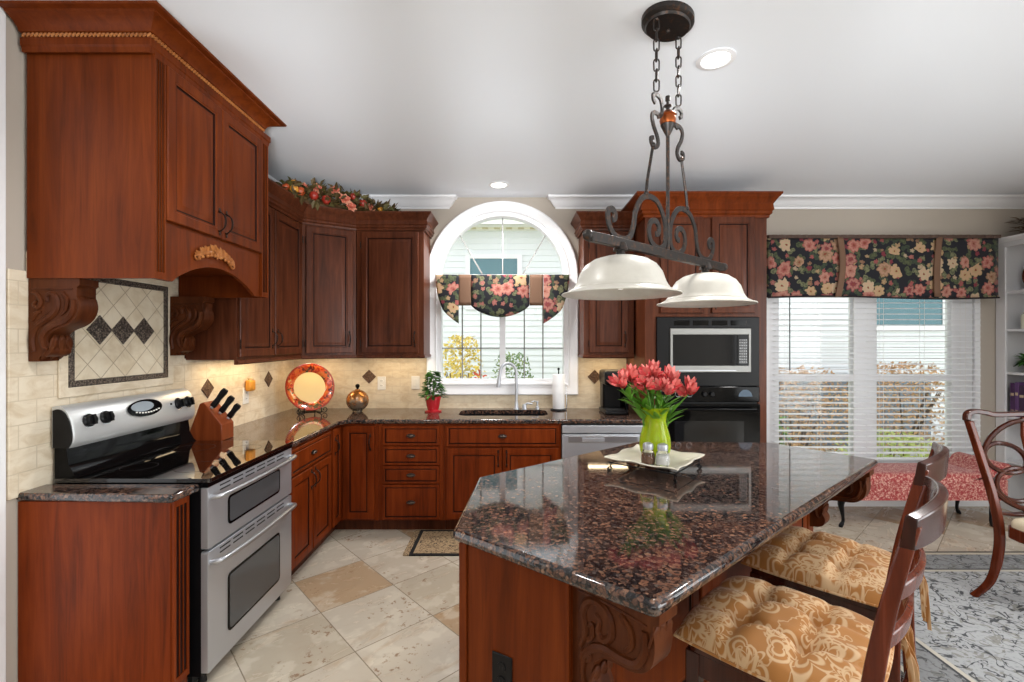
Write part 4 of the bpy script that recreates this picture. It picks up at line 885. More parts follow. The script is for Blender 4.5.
def outlet(loc, label, rz=0, name='wall_outlet', sw=False, m1='white_plastic', size=(.078, .125)):
    r = root(name, loc, label, 'switch' if sw else 'outlet', rz); w, h = size
    MB().box(-w/2, w/2, -.006, 0, -h/2, h/2).build('cover_plate', m1, r, bevel=.003)
    if sw: MB().box(-.018, .018, -.010, -.005, -.035, .035).build('rocker', m1, r, bevel=.002)
    else:
        for z in (-.022, .022):
            q = MB().lathe([(0, 0), (.016, 0), (.015, .003), (0, .003)], 16).build('socket', m1, r, loc=(0, -.006, z), rot=(PI/2, 0, 0)); MB().box(-.007, -.004, -.005, .005, .003, .0036).box(.004, .007, -.005, .005, .003, .0036).build('slot', 'black_matt', q, smooth=0)
    return r
outlet((-1.222, YB-.012, 1.155), 'white wall outlet between the bronze tile and the switch'); outlet((-.905, YB-.012, 1.16), 'white rocker switch on the backsplash next to the window casing', 0, 'light_switch', True)
outlet((XL+.012, 3.61, 1.13), 'white wall outlet under the orange plug-in freshener', PI/2)
af = root('air_freshener', (XL+.013+.006, 3.62, 1.20), 'amber plug-in air freshener on the wall beside the knife block', 'air freshener', PI/2)
MB().box(-.038, .038, -.05, -.003, -.035, .05).build('body', 'fruit_gold', af, bevel=.014, seg=3); MB().lathe([(0, .0), (.02, .0), (.022, .014), (.012, .018), (0, .018)], 14).build('cap', 'gold_pot', af, loc=(0, -.028, .05))
kb = root('knife_block', (-2.04, 2.955, .92), 'slanted wooden knife block at the back corner of the range', 'knife block')
MB().prism([(.012, 0), (.215, 0), (.215, .10), (.10, .245), (.075, .235), (.012, .06)], 0, .13, 'XZ').build('body', 'block_wood', kb, bevel=.005)
for i, (f, y, L) in enumerate(((.28, .03, .15), (.55, .065, .135), (.82, .10, .115))):
    p = Vector((.10+(.115)*f, y, .245-.145*f)); d = Vector((.55, 0, .72)).normalized()
    kn = root('kitchen_knife', (-2.04+p.x, 2.955+p.y, .92+p.z), ['black-handled knife highest in the wooden block', 'black-handled knife in the middle slot of the wooden block', 'black-handled knife lowest in the wooden block'][i], 'knife', 0, 'knives in the block'); kn.rotation_euler = (0, math.atan2(d.x, d.z), 0)
    MB().box(-.008, .008, -.012, .012, .0, .012).build('bolster', 'steel', kn, bevel=.003); MB().loops([[(x*w, y2*w, z) for x, y2 in ((-.017, -.010), (.017, -.010), (.017, .010), (-.017, .010))] for w, z in ((1, .012), (1.05, .03), (.9, L*.5), (1.15, L*.85), (.9, L))]).build('handle', 'black_satin', kn, bevel=.003)
    MB().box(-.009, .009, -.001, .001, -.06, 0).build('blade', 'steel', kn, smooth=0)
# warm lamps under the wall cabinets
for i, (x, y, sx, sy) in enumerate(((-1.9, 3.4, .1, .7), (-1.05, 4.22, .5, .08), (-1.72, 4.15, .25, .2), (.86, 4.22, .35, .08))):
    lamp('undercabinet_light', 'AREA', (x, y, UB-.012), (3.0, 1.7, 1.9, 1.4)[i], (1.0, .76, .46), sx, sy)
MT = root('kitchen_mat', (-.375, 3.61, .001), 'small tan scroll-patterned mat with black border before the sink', 'mat')
MB().prism(rounded([(-.415, -.225), (.37, -.225), (.37, .225), (-.415, .225)], .02), 0, .008).build('pile', 'mat_rug', MT, smooth=0)
# ------------------------------------------------------------------ island
IA = math.radians(40.6); IP = (.345, 1.122)
isl = root('kitchen_island', (IP[0], IP[1], 0), 'cherry island with carved corner brackets under the granite top', 'kitchen island', IA)
top = [(0, 0), (2.12, 0), (2.13, .56), (1.55, 1.105), (.31, 1.135), (-.118, .70)]
tag(slab(rounded(top, .03, 4), .878, .92, .018, n=5).build('island_countertop', 'granite', loc=(IP[0], IP[1], 0), rot=(0, 0, IA), smooth=40), 'big polished brown granite top of the island, under the tray and vase', 'countertop')
bp = [(.03, .30), (2.09, .30), (2.10, .54), (1.53, 1.07), (.32, 1.105), (-.092, .685)]
MB().prism(bp, .1, .877).build('body', 'cherry', isl, smooth=0)
MB().prism(inset(bp, .06), 0, .1).build('toe_kick', 'cherry_dark', isl, smooth=0)
# end panel facing the camera, with corner stiles; front panels under the overhang
ed = Vector((-.122, .385)); L = ed.length; ea = math.atan2(ed.y, ed.x)
def on_end(u, dd): q = Vector((.03, .30))+ed.normalized()*u; nn = Vector((-ed.y, ed.x)).normalized(); return (q+nn*dd)
ep = bpy.data.objects.new('end_panel', None)
m = MB(); m.x = Matrix.Translation((.03, .30, 0)) @ Matrix.Rotation(ea+PI, 4, 'Z')   # local x runs back along the end, -y points out... 
m.x = Matrix.Translation((-.092, .685, 0)) @ Matrix.Rotation(math.atan2(-ed.y, -ed.x), 4, 'Z')
m.box(0, .03, -.014, 0, .1, .877).box(L-.012, L, -.014, 0, .1, .877).box(.03, L-.012, -.006, 0, .1, .877).build('end_panel', 'cherry', isl, smooth=0, bevel=.003)
m = MB()
for x0, x1 in ((.13, .16), (1.96, 1.99)): m.box(x0, x1, .285, .30, .1, .877)
m.box(.16, 1.96, .285, .30, .80, .877).box(.16, 1.96, .285, .30, .1, .2)
m.build('front_frame', 'cherry', isl, smooth=0, bevel=.003)
for k in range(3): 
    d = panel_door('front_panel', isl, .17+k*.6, .21, .58, .58, ('cherry', 'cherry_glaze'), y=.30, t=.014)
IC = [(0, 0), (.285, 0), (.285, -.03), (.268, -.038), (.268, -.05)]+[tuple(p)[:2] for p in spline([(.268, -.05, 0), (.272, -.10, 0), (.258, -.15, 0), (.215, -.182, 0), (.15, -.19, 0), (.105, -.2, 0), (.078, -.23, 0), (.07, -.275, 0), (.085, -.31, 0), (.075, -.345, 0), (.05, -.36, 0)], 3)][1:]+[(0, -.37)]
IS = [([(.245, -.06), (.245, -.11), (.22, -.155), (.17, -.165), (.12, -.165), (.075, -.185), (.045, -.225), (.04, -.28), (.055, -.31)], .012), ([(.03, -.2), (.05, -.15), (.04, -.1), (.06, -.06), (.1, -.05), (.135, -.075), (.14, -.12), (.115, -.145), (.095, -.13), (.1, -.1), (.085, -.085)], .011),
      ([(.055, -.175), (.075, -.15), (.075, -.12), (.06, -.13)], .008), ([(.03, -.24), (.04, -.215), (.06, -.205), (.065, -.22), (.05, -.235)], .008), ([(.17, -.05), (.2, -.075), (.205, -.115), (.185, -.14)], .009), ([(.02, -.045), (.14, -.04), (.25, -.045)], .004)]
for s in (.078, 2.04):
    co = corbel('corbel', isl, IC, .095, (s, .30, .876), (0, 0, -PI/2), 'cherry_carved', IS)
    for grp in (((.27, -.06, .05, -1), (.265, -.12, -.4, -1)), ((.08, -.26, 0, -1),)):
        m = MB()
        for x, z, dx, dz in grp:
            for q in (-.5, 0, .5): blade(m, (x, q*.05, z+.02), (dx, q*.5, dz), .07, .035, (1, 0, .2), .3, 0)
        m.build('leaf_carving', 'cherry_carved', co, solid=.006)
q = outlet((0, 0, 0), None, name='outlet', m1='black_satin', size=(.075, .12)); del q['category']; q.parent = isl
pm = Vector((-.092, .685))+Vector((.122, -.385)).normalized()*.17; q.location = (pm.x-.0062, pm.y-.002, .50); q.rotation_euler = (0, 0, math.atan2(-ed.y, -ed.x))
# ------------------------------------------------------------------ tray, vase, flowers, shakers on the island
TC = Vector((.70, 2.30, .92)); TA = math.radians(50)
tr = root('ceramic_tray', (TC.x, TC.y, .962), 'square cream scalloped tray raised on black scrolled feet', 'tray', TA)
def trayf(u, v):
    x = (u-.5)*.36; y = (v-.5)*.36; e = max(abs(u-.5), abs(v-.5))*2; lip = max(0, (e-.62)/.38); wv = .0035*math.sin(u*PI*4+.5)*lip+.0035*math.sin(v*PI*4+.5)*lip
    k = 1-.05*(abs(math.sin(u*2*PI))*(abs(v-.5)*2)**4+abs(math.sin(v*2*PI))*(abs(u-.5)*2)**4); return (x*k, y*k, .006+.017*lip**1.5+wv)
MB().grid(trayf, 24, 24).build('dish', 'ceramic', tr, solid=.006)
tst = root('tray_stand', (TC.x, TC.y, .92), 'black scrolled wire stand carrying the square tray', 'tray stand', TA)
for a in range(4):
    s, t_ = ((1, 1), (-1, 1), (-1, -1), (1, -1))[a]; m = MB(); d = Vector((s, t_, 0)).normalized(); c = d*.228
    f = lambda p: (c.x+d.x*p[0], c.y+d.y*p[0], p[1])
    m.tube([f(p) for p in spiral((0, .012), .011, .003, -PI/2, 1.4)], .0028, 6); m.tube([f(p) for p in spline([(-.001, .001, 0), (-.014, .012, 0), (-.004, .026, 0), (-.012, .036, 0), (.0, .044, 0), (.012, .04, 0), (.01, .032, 0)], 4)], .0028, 6)
    m.build('scroll_foot', 'black_satin', tst)
cs4 = [(.178, .178), (-.178, .178), (-.178, -.178), (.178, -.178)]
cs4 = [(x*.88, y*.88) for x, y in cs4]
MB().tube([(x, y, .040) for x, y in cs4], .003, 6, closed=True).build('rail', 'black_satin', tst)
m = MB()
for x, y in cs4: m.tube([(x, y, .04), (x*1.04, y*1.04, .036)], .0028, 6)
m.build('strut', 'black_satin', tst)
VP = Vector((.718, 2.36, .970))
va = root('glass_vase', VP, 'lime green glass vase holding the red lilies on the tray', 'vase')
pv = [(.0, .0), (.058, .0), (.064, .005), (.073, .03), (.077, .06), (.074, .095), (.064, .135), (.055, .165), (.053, .185), (.058, .215), (.071, .25)]
MB().lathe(pv+[(.068, .25), (.055, .215), (.050, .185), (.052, .165), (.061, .135), (.071, .095), (.074, .06), (.07, .03), (.06, .01), (0, .008)], 36).build('body', 'lime_glass', va)
def lily(mb, c, d, R, rnd, mi):
    d = Vector(d).normalized(); s_ = d.cross(Vector((.3, .2, .9))).normalized(); u = d.cross(s_)
    for k in range(6):
        a = 2*PI*k/6+rnd.uniform(-.1, .1); o = s_*math.cos(a)+u*math.sin(a); blade(mb, Vector(c), d*.85+o*.75, R, R*.55, d*-1+o, .3, mi, 3)
def stem(name, base, tip, label, seed, n=5):
    rnd = random.Random(seed); r = root(name, base, label, 'flower', 0, 'red lilies in the green vase'); b0 = Vector((0, 0, 0)); t1 = Vector(tip)-Vector(base); mid = t1*.55+Vector((-t1.x*.15, -t1.y*.15, .03))
    MB().tube(spline([b0, mid*.5, mid, t1], 5), [.0035]*16, 6).build('stem', 'stem_green', r)
    for k in range(n):
        m = MB()
        a = 2*PI*k/n+rnd.uniform(-.4, .4); d = Vector((math.cos(a)*.7, math.sin(a)*.7, .55+rnd.uniform(-.3, .3))) if k else Vector((.1, -.2, 1)); c = t1+d*.022+Vector((0, 0, rnd.uniform(-.02, .02))); lily(m, c, d, .058*rnd.uniform(.85, 1.15), rnd, 0); m.build('blossom', 'petal_red', r, smooth=60)
    for k in range(8):
        m = MB()
        t = rnd.uniform(.35, .85); p = b0.lerp(mid, min(1, t*1.6)) if t < .6 else mid.lerp(t1, (t-.6)/.4); a = rnd.uniform(0, 2*PI); blade(m, p, (math.cos(a)*.6+t1.x*3, math.sin(a)*.6+t1.y*3, 1.0), rnd.uniform(.08, .13), .03, (0, 0, 1), .35, 0, 4); m.build('leaf', 'leaf_bright', r, smooth=60)
tips = [(-.175, -.03, .345), (-.12, .03, .375), (-.055, -.05, .345), (.0, .05, .38), (.02, -.06, .315), (.08, -.02, .335), (.095, .06, .365), (.165, .0, .31), (-.02, -.0, .39)]
where = ['farthest out on the microwave-opposite side', '', '', '', '', '', '', '', '']
lab = ['red lily stem reaching farthest toward the coffee maker', 'red lily stem second from the coffee maker side of the vase', 'red lily stem low at the front over the vase mouth', 'red lily stem at the rear of the bouquet before the microwave', 'deep red lily stem lowest at the front of the bouquet', 'red lily stem between the front bloom and the outermost bloom by the oven', 'red lily stem at the back on the oven side', 'red lily stem farthest out on the oven side', 'red lily stem standing highest in the middle of the bouquet']
for i, t in enumerate(tips): stem('lily_stem', VP+Vector((t[0]*.12, t[1]*.12, .03)), VP+Vector((t[0], t[1], t[2])), lab[i], 20+i)
def shaker(x, y, label, fill):
    r = root('shaker', (x, y, .9725), label, 'shaker'); 
    MB().lathe([(0, 0), (.021, 0), (.024, .004), (.025, .02), (.021, .04), (.016, .05), (0, .05)], 20).build('glass_body', 'clear_glass', r); MB().lathe([(0, .003), (.0195, .003), (.0215, .02), (.019, .032), (0, .033)], 18).build('contents', fill, r)
    MB().lathe([(0, .05), (.018, .05), (.0185, .062), (.017, .068), (.008, .072), (0, .073)], 18).build('cap', 'steel', r)
    r.scale = (1.32, 1.32, 1.4)
shaker(.640, 2.21, 'glass pepper shaker on the tray before the vase', 'pepper'); shaker(.702, 2.19, 'glass salt shaker on the tray next to the pepper', 'salt')

# ------------------------------------------------------------------ pendant over the island
PC = Vector((.653, 1.97)); PA = math.atan2(.667, .745)
pd = root('island_pendant_light', (PC.x, PC.y, ZC), 'wrought iron two-shade pendant light with scrolls hanging over the island', 'pendant light', PA)
zz = lambda z: z-ZC
MB().lathe([(0, zz(ZC-.001)), (1, zz(ZC-.001)), (1, -.02), (.93, -.027), (.86, -.03), (.82, -.04), (0, -.043)], 40, sx=.122, sy=.10).build('ceiling_canopy', 'iron', pd)
MB().ball((0, 0, -.05), .01).ball((.088, 0, -.040), .009).ball((-.088, 0, -.040), .009).build('canopy_knob', 'iron', pd)
def link(c, rot, L=.05, W=.022):
    m = MB(); P = [(W/2*math.cos(a), 0, (L/2-W/2)*(1 if math.sin(a) >= 0 else -1)+W/2*math.sin(a)) for a in [2*PI*k/16 for k in range(16)]]; m.x = Matrix.Translation(c) @ Matrix.Rotation(rot, 4, 'Z'); m.tube(P, .0032, 6, closed=True); return m
for sx in (-.088, .088):
    m = MB(); k = 0; z = -.065
    while z > zz(2.55):
        l = link((sx, 0, z), PI/4 if k % 2 else -PI/4); m.add(l.v, l.f); z -= .041; k += 1
    m.build('chain', 'iron', pd)
MB().lathe([(0, zz(2.405)), (.006, zz(2.405)), (.016, zz(2.425)), (.028, zz(2.45)), (.03, zz(2.455)), (.022, zz(2.46))], 20).build('hub_cup', 'iron', pd)
MB().lathe([(.0, zz(2.455)), (.03, zz(2.458)), (.034, zz(2.475)), (.03, zz(2.49)), (.036, zz(2.495)), (.03, zz(2.503)), (.014, zz(2.515)), (0, zz(2.518))], 24).build('copper_hub', 'copper', pd)
MB().lathe([(0, zz(2.515)), (.008, zz(2.515)), (.008, zz(2.53)), (.016, zz(2.533)), (.016, zz(2.537)), (.006, zz(2.54)), (.006, zz(2.555)), (.01, zz(2.557)), (.01, zz(2.575)), (0, zz(2.577))], 16).build('finial', 'iron', pd)
for s in (-1, 1):
    P = spiral((s*.047, zz(2.545)), .005, .012, PI/2, .8, 10, -s); 
    S1 = [(s*.062, zz(2.515)), (s*.07, zz(2.525)), (s*.07, zz(2.545)), (s*.055, zz(2.553)), (s*.038, zz(2.54)), (s*.032, zz(2.50)), (s*.04, zz(2.475)), (s*.052, zz(2.465))]
    S2 = [(s*.04, zz(2.475)), (s*.066, zz(2.475)), (s*.076, zz(2.455)), (s*.07, zz(2.42)), (s*.055, zz(2.385)), (s*.05, zz(2.355)), (s*.062, zz(2.335)), (s*.078, zz(2.345)), (s*.08, zz(2.365)), (s*.07, zz(2.37))]
    m = MB()
    for Q in (S1, S2): m.tube([(a, 0, b) for a, b in [p[:2] for p in spline([(x*1.75-s*.012, y, 0) for x, y in Q], 5)]], sec=(.016, .008), up=(0, 1, 0))
    m.build('scroll_arm', 'iron', pd)
    MB().tube([(s*.112, 0, zz(2.345)), (s*.155, 0, zz(2.19)), (s*.165, 0, zz(2.125))], .006, 8).ball((s*.113, 0, zz(2.34)), .011).ball((s*.163, 0, zz(2.135)), .01).build('tie_rod', 'iron', pd)
MB().tube([(0, 0, zz(2.41)), (0, 0, zz(1.92))], .0075, 10).build('stem', 'iron', pd)
BL = .515; bz = zz(1.915)
MB().box(-BL, BL, -.012, .012, bz-.02, bz+.016).ball((-BL-.01, 0, bz), .02).ball((BL+.01, 0, bz), .02).build('bar', 'iron', pd, bevel=.003)
def flat(P): return [(a, 0, bz+.012+b) for a, b, _ in spline([(x, y, 0) for x, y in P], 5)]
for s in (-1, 1):
    m = MB(); sec = (.022, .007)
    m.tube(flat([(s*.385, .066), (s*.372, .072), (s*.37, .092), (s*.39, .104), (s*.412, .09), (s*.405, .045), (s*.375, .012), (s*.32, .004), (s*.275, .02), (s*.25, .07), (s*.235, .13), (s*.19, .185), (s*.13, .20), (s*.075, .185), (s*.03, .13), (s*.018, .07), (s*.03, .02), (s*.075, .002), (s*.125, .02), (s*.145, .06), (s*.13, .1), (s*.095, .11), (s*.07, .09), (s*.075, .062), (s*.095, .058)]), sec=sec, up=(0, 1, 0))
    m.build('scroll', 'iron', pd)
    x = s*.335
    MB().tube([(x, 0, bz), (x, 0, bz-.03)], [.02, .028], 14).tube([(x-.03, 0, bz-.012), (x+.012, 0, bz-.06)], .006, 8).build('shade_fitter', 'iron', pd)
    z0 = zz(1.722); R = .219
    pr_ = [(.03, .142), (.06, .14), (.1, .128), (.13, .108), (.15, .08), (.162, .045), (.175, .022), (.2, .008), (.217, .003), (R, .0)]
    inn = [(r-.004, z-.004) for r, z in reversed(pr_)]; inn[0] = (R-.002, -.002)
    sh = MB().lathe(pr_+inn, 48, c=(x, 0, z0)).build('glass_shade', 'shade_glass', pd)
    MB().tube([(x+.172*math.cos(2*PI*k/48), .172*math.sin(2*PI*k/48), z0+.024) for k in range(48)], .003, 6, closed=True).build('shade_band', 'shade_glass', sh)
    MB().ball((x, 0, z0+.055), .03, 14, 10, (1, 1, 1.2)).build('bulb', 'bulb', pd); MB().tube([(x, 0, z0+.085), (x, 0, bz-.03)], [.022, .016], 12).build('socket', 'iron', pd)

def can(x, y, label):
    r = root('recessed_light', (x, y, ZC), label, 'ceiling light', 0, 'recessed ceiling lights')
    MB().loops([[(rr*math.cos(2*PI*k/36), rr*math.sin(2*PI*k/36), z) for k in range(36)] for rr, z in ((.066, .0), (.088, -.0), (.09, -.004), (.07, -.008), (.064, -.004))], closed=True).build('trim_ring', 'white_trim', r)
    MB().lathe([(0, -.001), (.065, -.001), (.065, -.003), (0, -.0031)], 28).build('lens', 'lamp_glow', r)
can(.976, 2.25, 'lit recessed ceiling light beside the pendant canopy'); can(-.113, 4.06, 'small lit recessed ceiling light above the arched window')
for x, y, e in ((.976, 2.25, 100), (-.113, 4.0, 170), (-.75, 1.5, 75), (2.9, 1.9, 95), (.7, .5, 20)): lamp('recessed_and_fill_lamp', 'SPOT', (x, y, ZC-.02), e, (1, .98, .95), .14, spot=2.7)  # first two belong to the cans; the other three are added fill, no fixtures
# ------------------------------------------------------------------ counter stools at the island
def make_stool():
    r = root('bar_stool', (.836, 1.455, 0), 'dark wood bar stool with gold floral cushion, next to the island corner facing the camera', 'bar stool', math.radians(44.4), 'bar stools at the island')
    r['label'] = 'nearer dark wood bar stool, at the corner bracket of the island'
    sw, sd, sh = .44, .42, .625
    MB().prism(rounded([(-.20, -.25), (.20, -.25), (.225, .21), (-.225, .21)], .04), sh-.02, sh).build('seat', 'walnut', r, bevel=.006)
    m = MB()
    for a, b in (((-.195, -.225), (-.205, .19)), ((.195, -.225), (.205, .19)), ((-.2, .185), (.2, .185)), ((-.19, -.225), (.19, -.225))):
        m.tube([(a[0], a[1], sh-.055), (b[0], b[1], sh-.055)], sec=(.022, .075), up=(0, 0, 1))
    m.build('apron', 'walnut', r, smooth=0, bevel=.003)
    for s in (-1, 1):
        m = MB(); m.loops([[(s*.2+dx*w, .185+dy*w+oy, z) for dx, dy in ((-1, -1), (1, -1), (1, 1), (-1, 1))] for w, oy, z in ((.014, .02, 0), (.019, .006, .3), (.022, 0, sh-.02))]); m.build('leg', 'walnut', r, smooth=0, bevel=.004)
        P = spline([(s*.2, -.27, 0), (s*.2, -.248, .3), (s*.2, -.242, .6), (s*.203, -.252, .72), (s*.207, -.28, .9), (s*.21, -.318, 1.08), (s*.21, -.33, 1.13)], 4)
        m = MB(); n = len(P); rings = []
        for i, p in enumerate(P):
            a = .013; d = .021 if p[2] < .75 else .021-.006*(p[2]-.75)/.37; rings.append([(p[0]+x*a, p[1]+y*d, p[2]) for x, y in ((-1, -1), (1, -1), (1, 1), (-1, 1))])
        m.loops(rings); m.build('back_post', 'walnut_red', r, smooth=0, bevel=.005)
    def curved(z0, z1, yb, bow, th, half, name, mats, top=0):
        m = MB(); rings = []
        for k in range(17):
            t = k/16*2-1; x = t*half; y = yb-bow*(1-t*t); zt = z1+top*(1-t*t)
            rings.append([(x, y-th/2, z0), (x, y+th/2, z0), (x, y+th/2-.01, zt-.008), (x, y, zt), (x, y-th/2-.006, zt-.008)])
        m.loops(rings); return m.build(name, mats, r, smooth=50, bevel=.003)
    curved(1.075, 1.155, -.318, .040, .028, .224, 'top_rail', 'walnut', .012)
    curved(.93, .975, -.285, .036, .016, .20, 'back_slat', 'walnut_red', .006); curved(.80, .845, -.262, .034, .016, .20, 'back_slat', 'walnut_red', .006)
    for z, y in ((.28, .19), (.22, -.248)): MB().tube([(-.2, y, z), (.2, y, z)], sec=(.02, .03), up=(0, 0, 1)).build('stretcher', 'walnut', r, smooth=0, bevel=.003)
    for s in (-1, 1): MB().tube([(s*.2, -.248, .18), (s*.2, .19, .18)], sec=(.02, .03), up=(0, 0, 1)).build('stretcher', 'walnut', r, smooth=0, bevel=.003)
    # tufted cushion
    tuf = [(x, y) for x in (-.085, .085) for y in (-.085, .085)]
    def top(u, v):
        cx = 2*u-1; cy = 2*v-1; e = (1-abs(cx)**4)*(1-abs(cy)**4); h = .072*max(0, e)**.32
        x = .245*cx*(1-.05*cy*cy)*(1.0+.02*cy); y = .25*cy*(1-.05*cx*cx)-.005
        for a, b in tuf: h -= .05*math.exp(-((x-a)**2+(y-b)**2)/.0011)+.012*math.exp(-min((x-a)**2, (y-b)**2)/.0003)*max(0, e)
        h += .006*math.sin(x*38+y*9)*max(0, e); return (x, y, max(h, .004)+.008)
    N = 40; m = MB(); m.grid(top, N, N); 
    def bot(u, v): x, y, z = top(u, v); e = (1-abs(2*u-1)**6)*(1-abs(2*v-1)**6); return (x, y, -.0+.0*e+.012*(1-e))
    m.grid(bot, N, N)
    cu = m.build('cushion', 'cushion_fabric', r, loc=(0, .0, sh+.003), smooth=80)
    m = MB(); m.tube([top(t, 0) for t in [i/N for i in range(N+1)]]+[top(1, i/N) for i in range(1, N+1)]+[top(1-i/N, 1) for i in range(1, N+1)]+[top(0, 1-i/N) for i in range(1, N)], .0045, 6, closed=True); m.build('piping', 'cushion_fabric', cu)
    for s in (-1, 1):
        m = MB(); rnd = random.Random(4)
        for k in range(5): m.tube(spline([(s*.2, -.235, .02), (s*.222+rnd.uniform(-.01, .01), -.265, .035-.03*k*.3), (s*.215+rnd.uniform(-.02, .02), -.28-rnd.uniform(0, .02), -.05), (s*.205+rnd.uniform(-.03, .03), -.29-rnd.uniform(0, .02), -.10-.03*k)], 4), sec=(.012, .003), up=(1, 0, 0))
        m.build('tie', 'cushion_fabric', cu)
    return r
st = make_stool()
dup(st, 'farther dark wood bar stool, tucked along the middle of the island', (1.275, 1.925, 0), math.radians(43.5))
# ------------------------------------------------------------------ dining chair and rug
RGZ = .01
rgc = root('area_rug', (3.2, 2.14, .001), 'large grey and cream scroll-patterned rug under the dining chair', 'rug')
MB().box(-1.4, 1.4, -1.3, 1.3, 0, RGZ-.001).build('pile', 'rug', rgc, smooth=0)
dc = root('dining_chair', (3.125, 2.57, RGZ), 'walnut dining chair with looped open back and cream seat on the rug', 'dining chair')
for s in (-1, 1):
    P = spline([(s*.335, .27, 0), (s*.29, .215, .12), (s*.262, .195, .30), (s*.262, .195, .46), (s*.29, .21, .65), (s*.335, .24, .88), (s*.37, .265, 1.06)], 5)
    m = MB(); m.loops([[(p[0]+x*(.016 if p[2] > .2 else .012), p[1]+y*(.022-.006*max(0, p[2]-.5)), p[2]) for x, y in ((-1, -1), (1, -1), (1, 1), (-1, 1))] for p in P]); m.build('back_post', 'walnut_red', dc, smooth=40, bevel=.005)
    m = MB(); m.loops([[(s*.235+x*w, -.19+y*w-(.03 if z == 0 else 0), z) for x, y in ((-1, -1), (1, -1), (1, 1), (-1, 1))] for w, z in ((.013, 0), (.018, .2), (.023, .42))]); m.build('front_leg', 'walnut_red', dc, smooth=40, bevel=.005)
rail = spline([(-.385, .262, 1.06), (-.372, .27, 1.10), (-.33, .27, 1.115), (-.26, .272, 1.107), (-.2, .275, 1.095), (0, .278, 1.10), (.2, .275, 1.095), (.26, .272, 1.107), (.33, .27, 1.115), (.372, .27, 1.10), (.385, .262, 1.06)], 5)
MB().tube(rail, sec=(.03, .034), up=(0, 1, 0)).build('top_rail', 'walnut', dc, bevel=.006)
def yb(z): return .2+.065*max(0, z-.46)/.6
def loop(name, P, r=.014): return MB().tube([(x, yb(z), z) for x, z in P], r, 8, closed=True, mi=0).build(name, 'walnut', dc)
loop('oval_frame', [(.315*math.cos(2*PI*k/48), .80+.265*math.sin(2*PI*k/48)) for k in range(48)], .015)
for s in (-1, 1):
    loop('back_loop', [(s*.175+.125*math.cos(2*PI*k/32), .84+.085*math.sin(2*PI*k/32)+.02*math.cos(2*PI*k/32)*s) for k in range(32)], .014)
    loop('back_loop', [(s*.12+.125*math.cos(2*PI*k/32), .685+.095*math.sin(2*PI*k/32)) for k in range(32)], .014)
MB().loops([[(x*w, yb(z)+y, z) for x, y in ((-1, -.01), (1, -.01), (1, .01), (-1, .01))] for w, z in ((.03, .52), (.025, .65), (.04, .80), (.062, .97), (.05, 1.08))]).build('splat', 'walnut_red', dc, smooth=40, bevel=.004)
MB().tube(spline([(-.27, yb(.53), .53), (-.14, yb(.53), .515), (0, yb(.53), .535), (.14, yb(.53), .515), (.27, yb(.53), .53)], 6), sec=(.018, .035), up=(0, 1, 0)).build('lower_rail', 'walnut', dc, bevel=.004)
sp = rounded([(-.25, .185), (-.27, -.2), (.27, -.2), (.25, .185)], .07, 6)
MB().prism(sp, .40, .465).build('seat_frame', 'walnut_red', dc, bevel=.008)
m = MB(); rings = [[(x*k, y*k, z) for x, y in inset(sp, .012)] for k, z in ((1, .465), (1.0, .49), (.96, .508), (.85, .518), (.5, .524), (.01, .525))]; m.loops(rings); m.build('seat', 'tan_seat', dc, smooth=70)
# ------------------------------------------------------------------ bench below the blinds
bn = root('upholstered_bench', (2.70, 3.87, 0), 'long red patterned upholstered bench with rolled end under the blinds', 'bench')
BW, BD = 1.40, .40
m = MB().prism(rounded([(0, 0), (BW, 0), (BW, BD), (0, BD)], .03, 4), .235, .40); m.build('seat_base', 'bench_fabric', bn, bevel=.015, seg=3)
def pad(u, v): x = BW*u; y = BD*v; e = (1-abs(2*u-1)**24)*(1-abs(2*v-1)**8); return (x, y, .395+.062*max(0, e)**.35)
MB().grid(pad, 60, 24).build('seat_pad', 'bench_fabric', bn, smooth=80)
sc = [(BW-.32, .43), (BW-.22, .455), (BW-.13, .49)]+[(BW-.045+.085*math.cos(a), .475+.07*math.sin(a)) for a in [PI*.75-PI*1.35*k/10 for k in range(11)]]+[(BW-.02, .40), (BW-.3, .40)]
MB().prism(sc, 0, BD, 'XZ').build('rolled_end', 'bench_fabric', bn, bevel=.01, smooth=50)
for x in (.055, BW-.1):
    for y in (.05, BD-.05):
        s = -1 if x < .5 else 1; P = spline([(x, y, .24), (x+s*.012, y, .19), (x+s*.0, y, .12), (x-s*.006, y, .05), (x+s*.012, y, .012), (x+s*.012, y, 0)], 4); MB().tube(P, [.032-.02*min(1, i/10) if i < 14 else .016 for i in range(len(P))], 10).build('leg', 'black_satin', bn)
# ------------------------------------------------------------------ blinds and valances
def blind(x0, x1, label, wand):
    r = root('venetian_blind', (x0, 4.367, 0), label, 'window blind', 0, 'white blinds on the double window'); w = x1-x0; m = MB(); z = .36
    while z < 2.24:
        m.loops([[(x, -.024, z-.004), (x, -.012, z+.0015), (x, .0, z+.003), (x, .012, z+.0015+.001), (x, .024, z+.002), (x, .024, z-.0005), (x, .0, z+.0005), (x, -.024, z-.0065)] for x in (0, w)]); z += .0515
    m.build('slat', 'white_trim', r, smooth=0); MB().box(0, w, -.026, .026, 2.245, 2.29).build('head_rail', 'white_trim', r, smooth=0); MB().box(0, w, -.025, .025, .315, .34).build('bottom_rail', 'white_trim', r, bevel=.004)
    m = MB()
    for x in (w*.14, w*.5, w*.86):
        for y in (-.025, .026): m.box(x-.0012, x+.0012, y-.0008, y+.0008, .33, 2.25)
    m.build('ladder_cord', 'white_plastic', r, smooth=0)
    if wand: MB().tube([(wand, -.034, 2.22), (wand, -.036, 1.30)], .0045, 6).ball((wand, -.036, 1.29), .008, 8, 6).build('wand', 'black_satin', r)
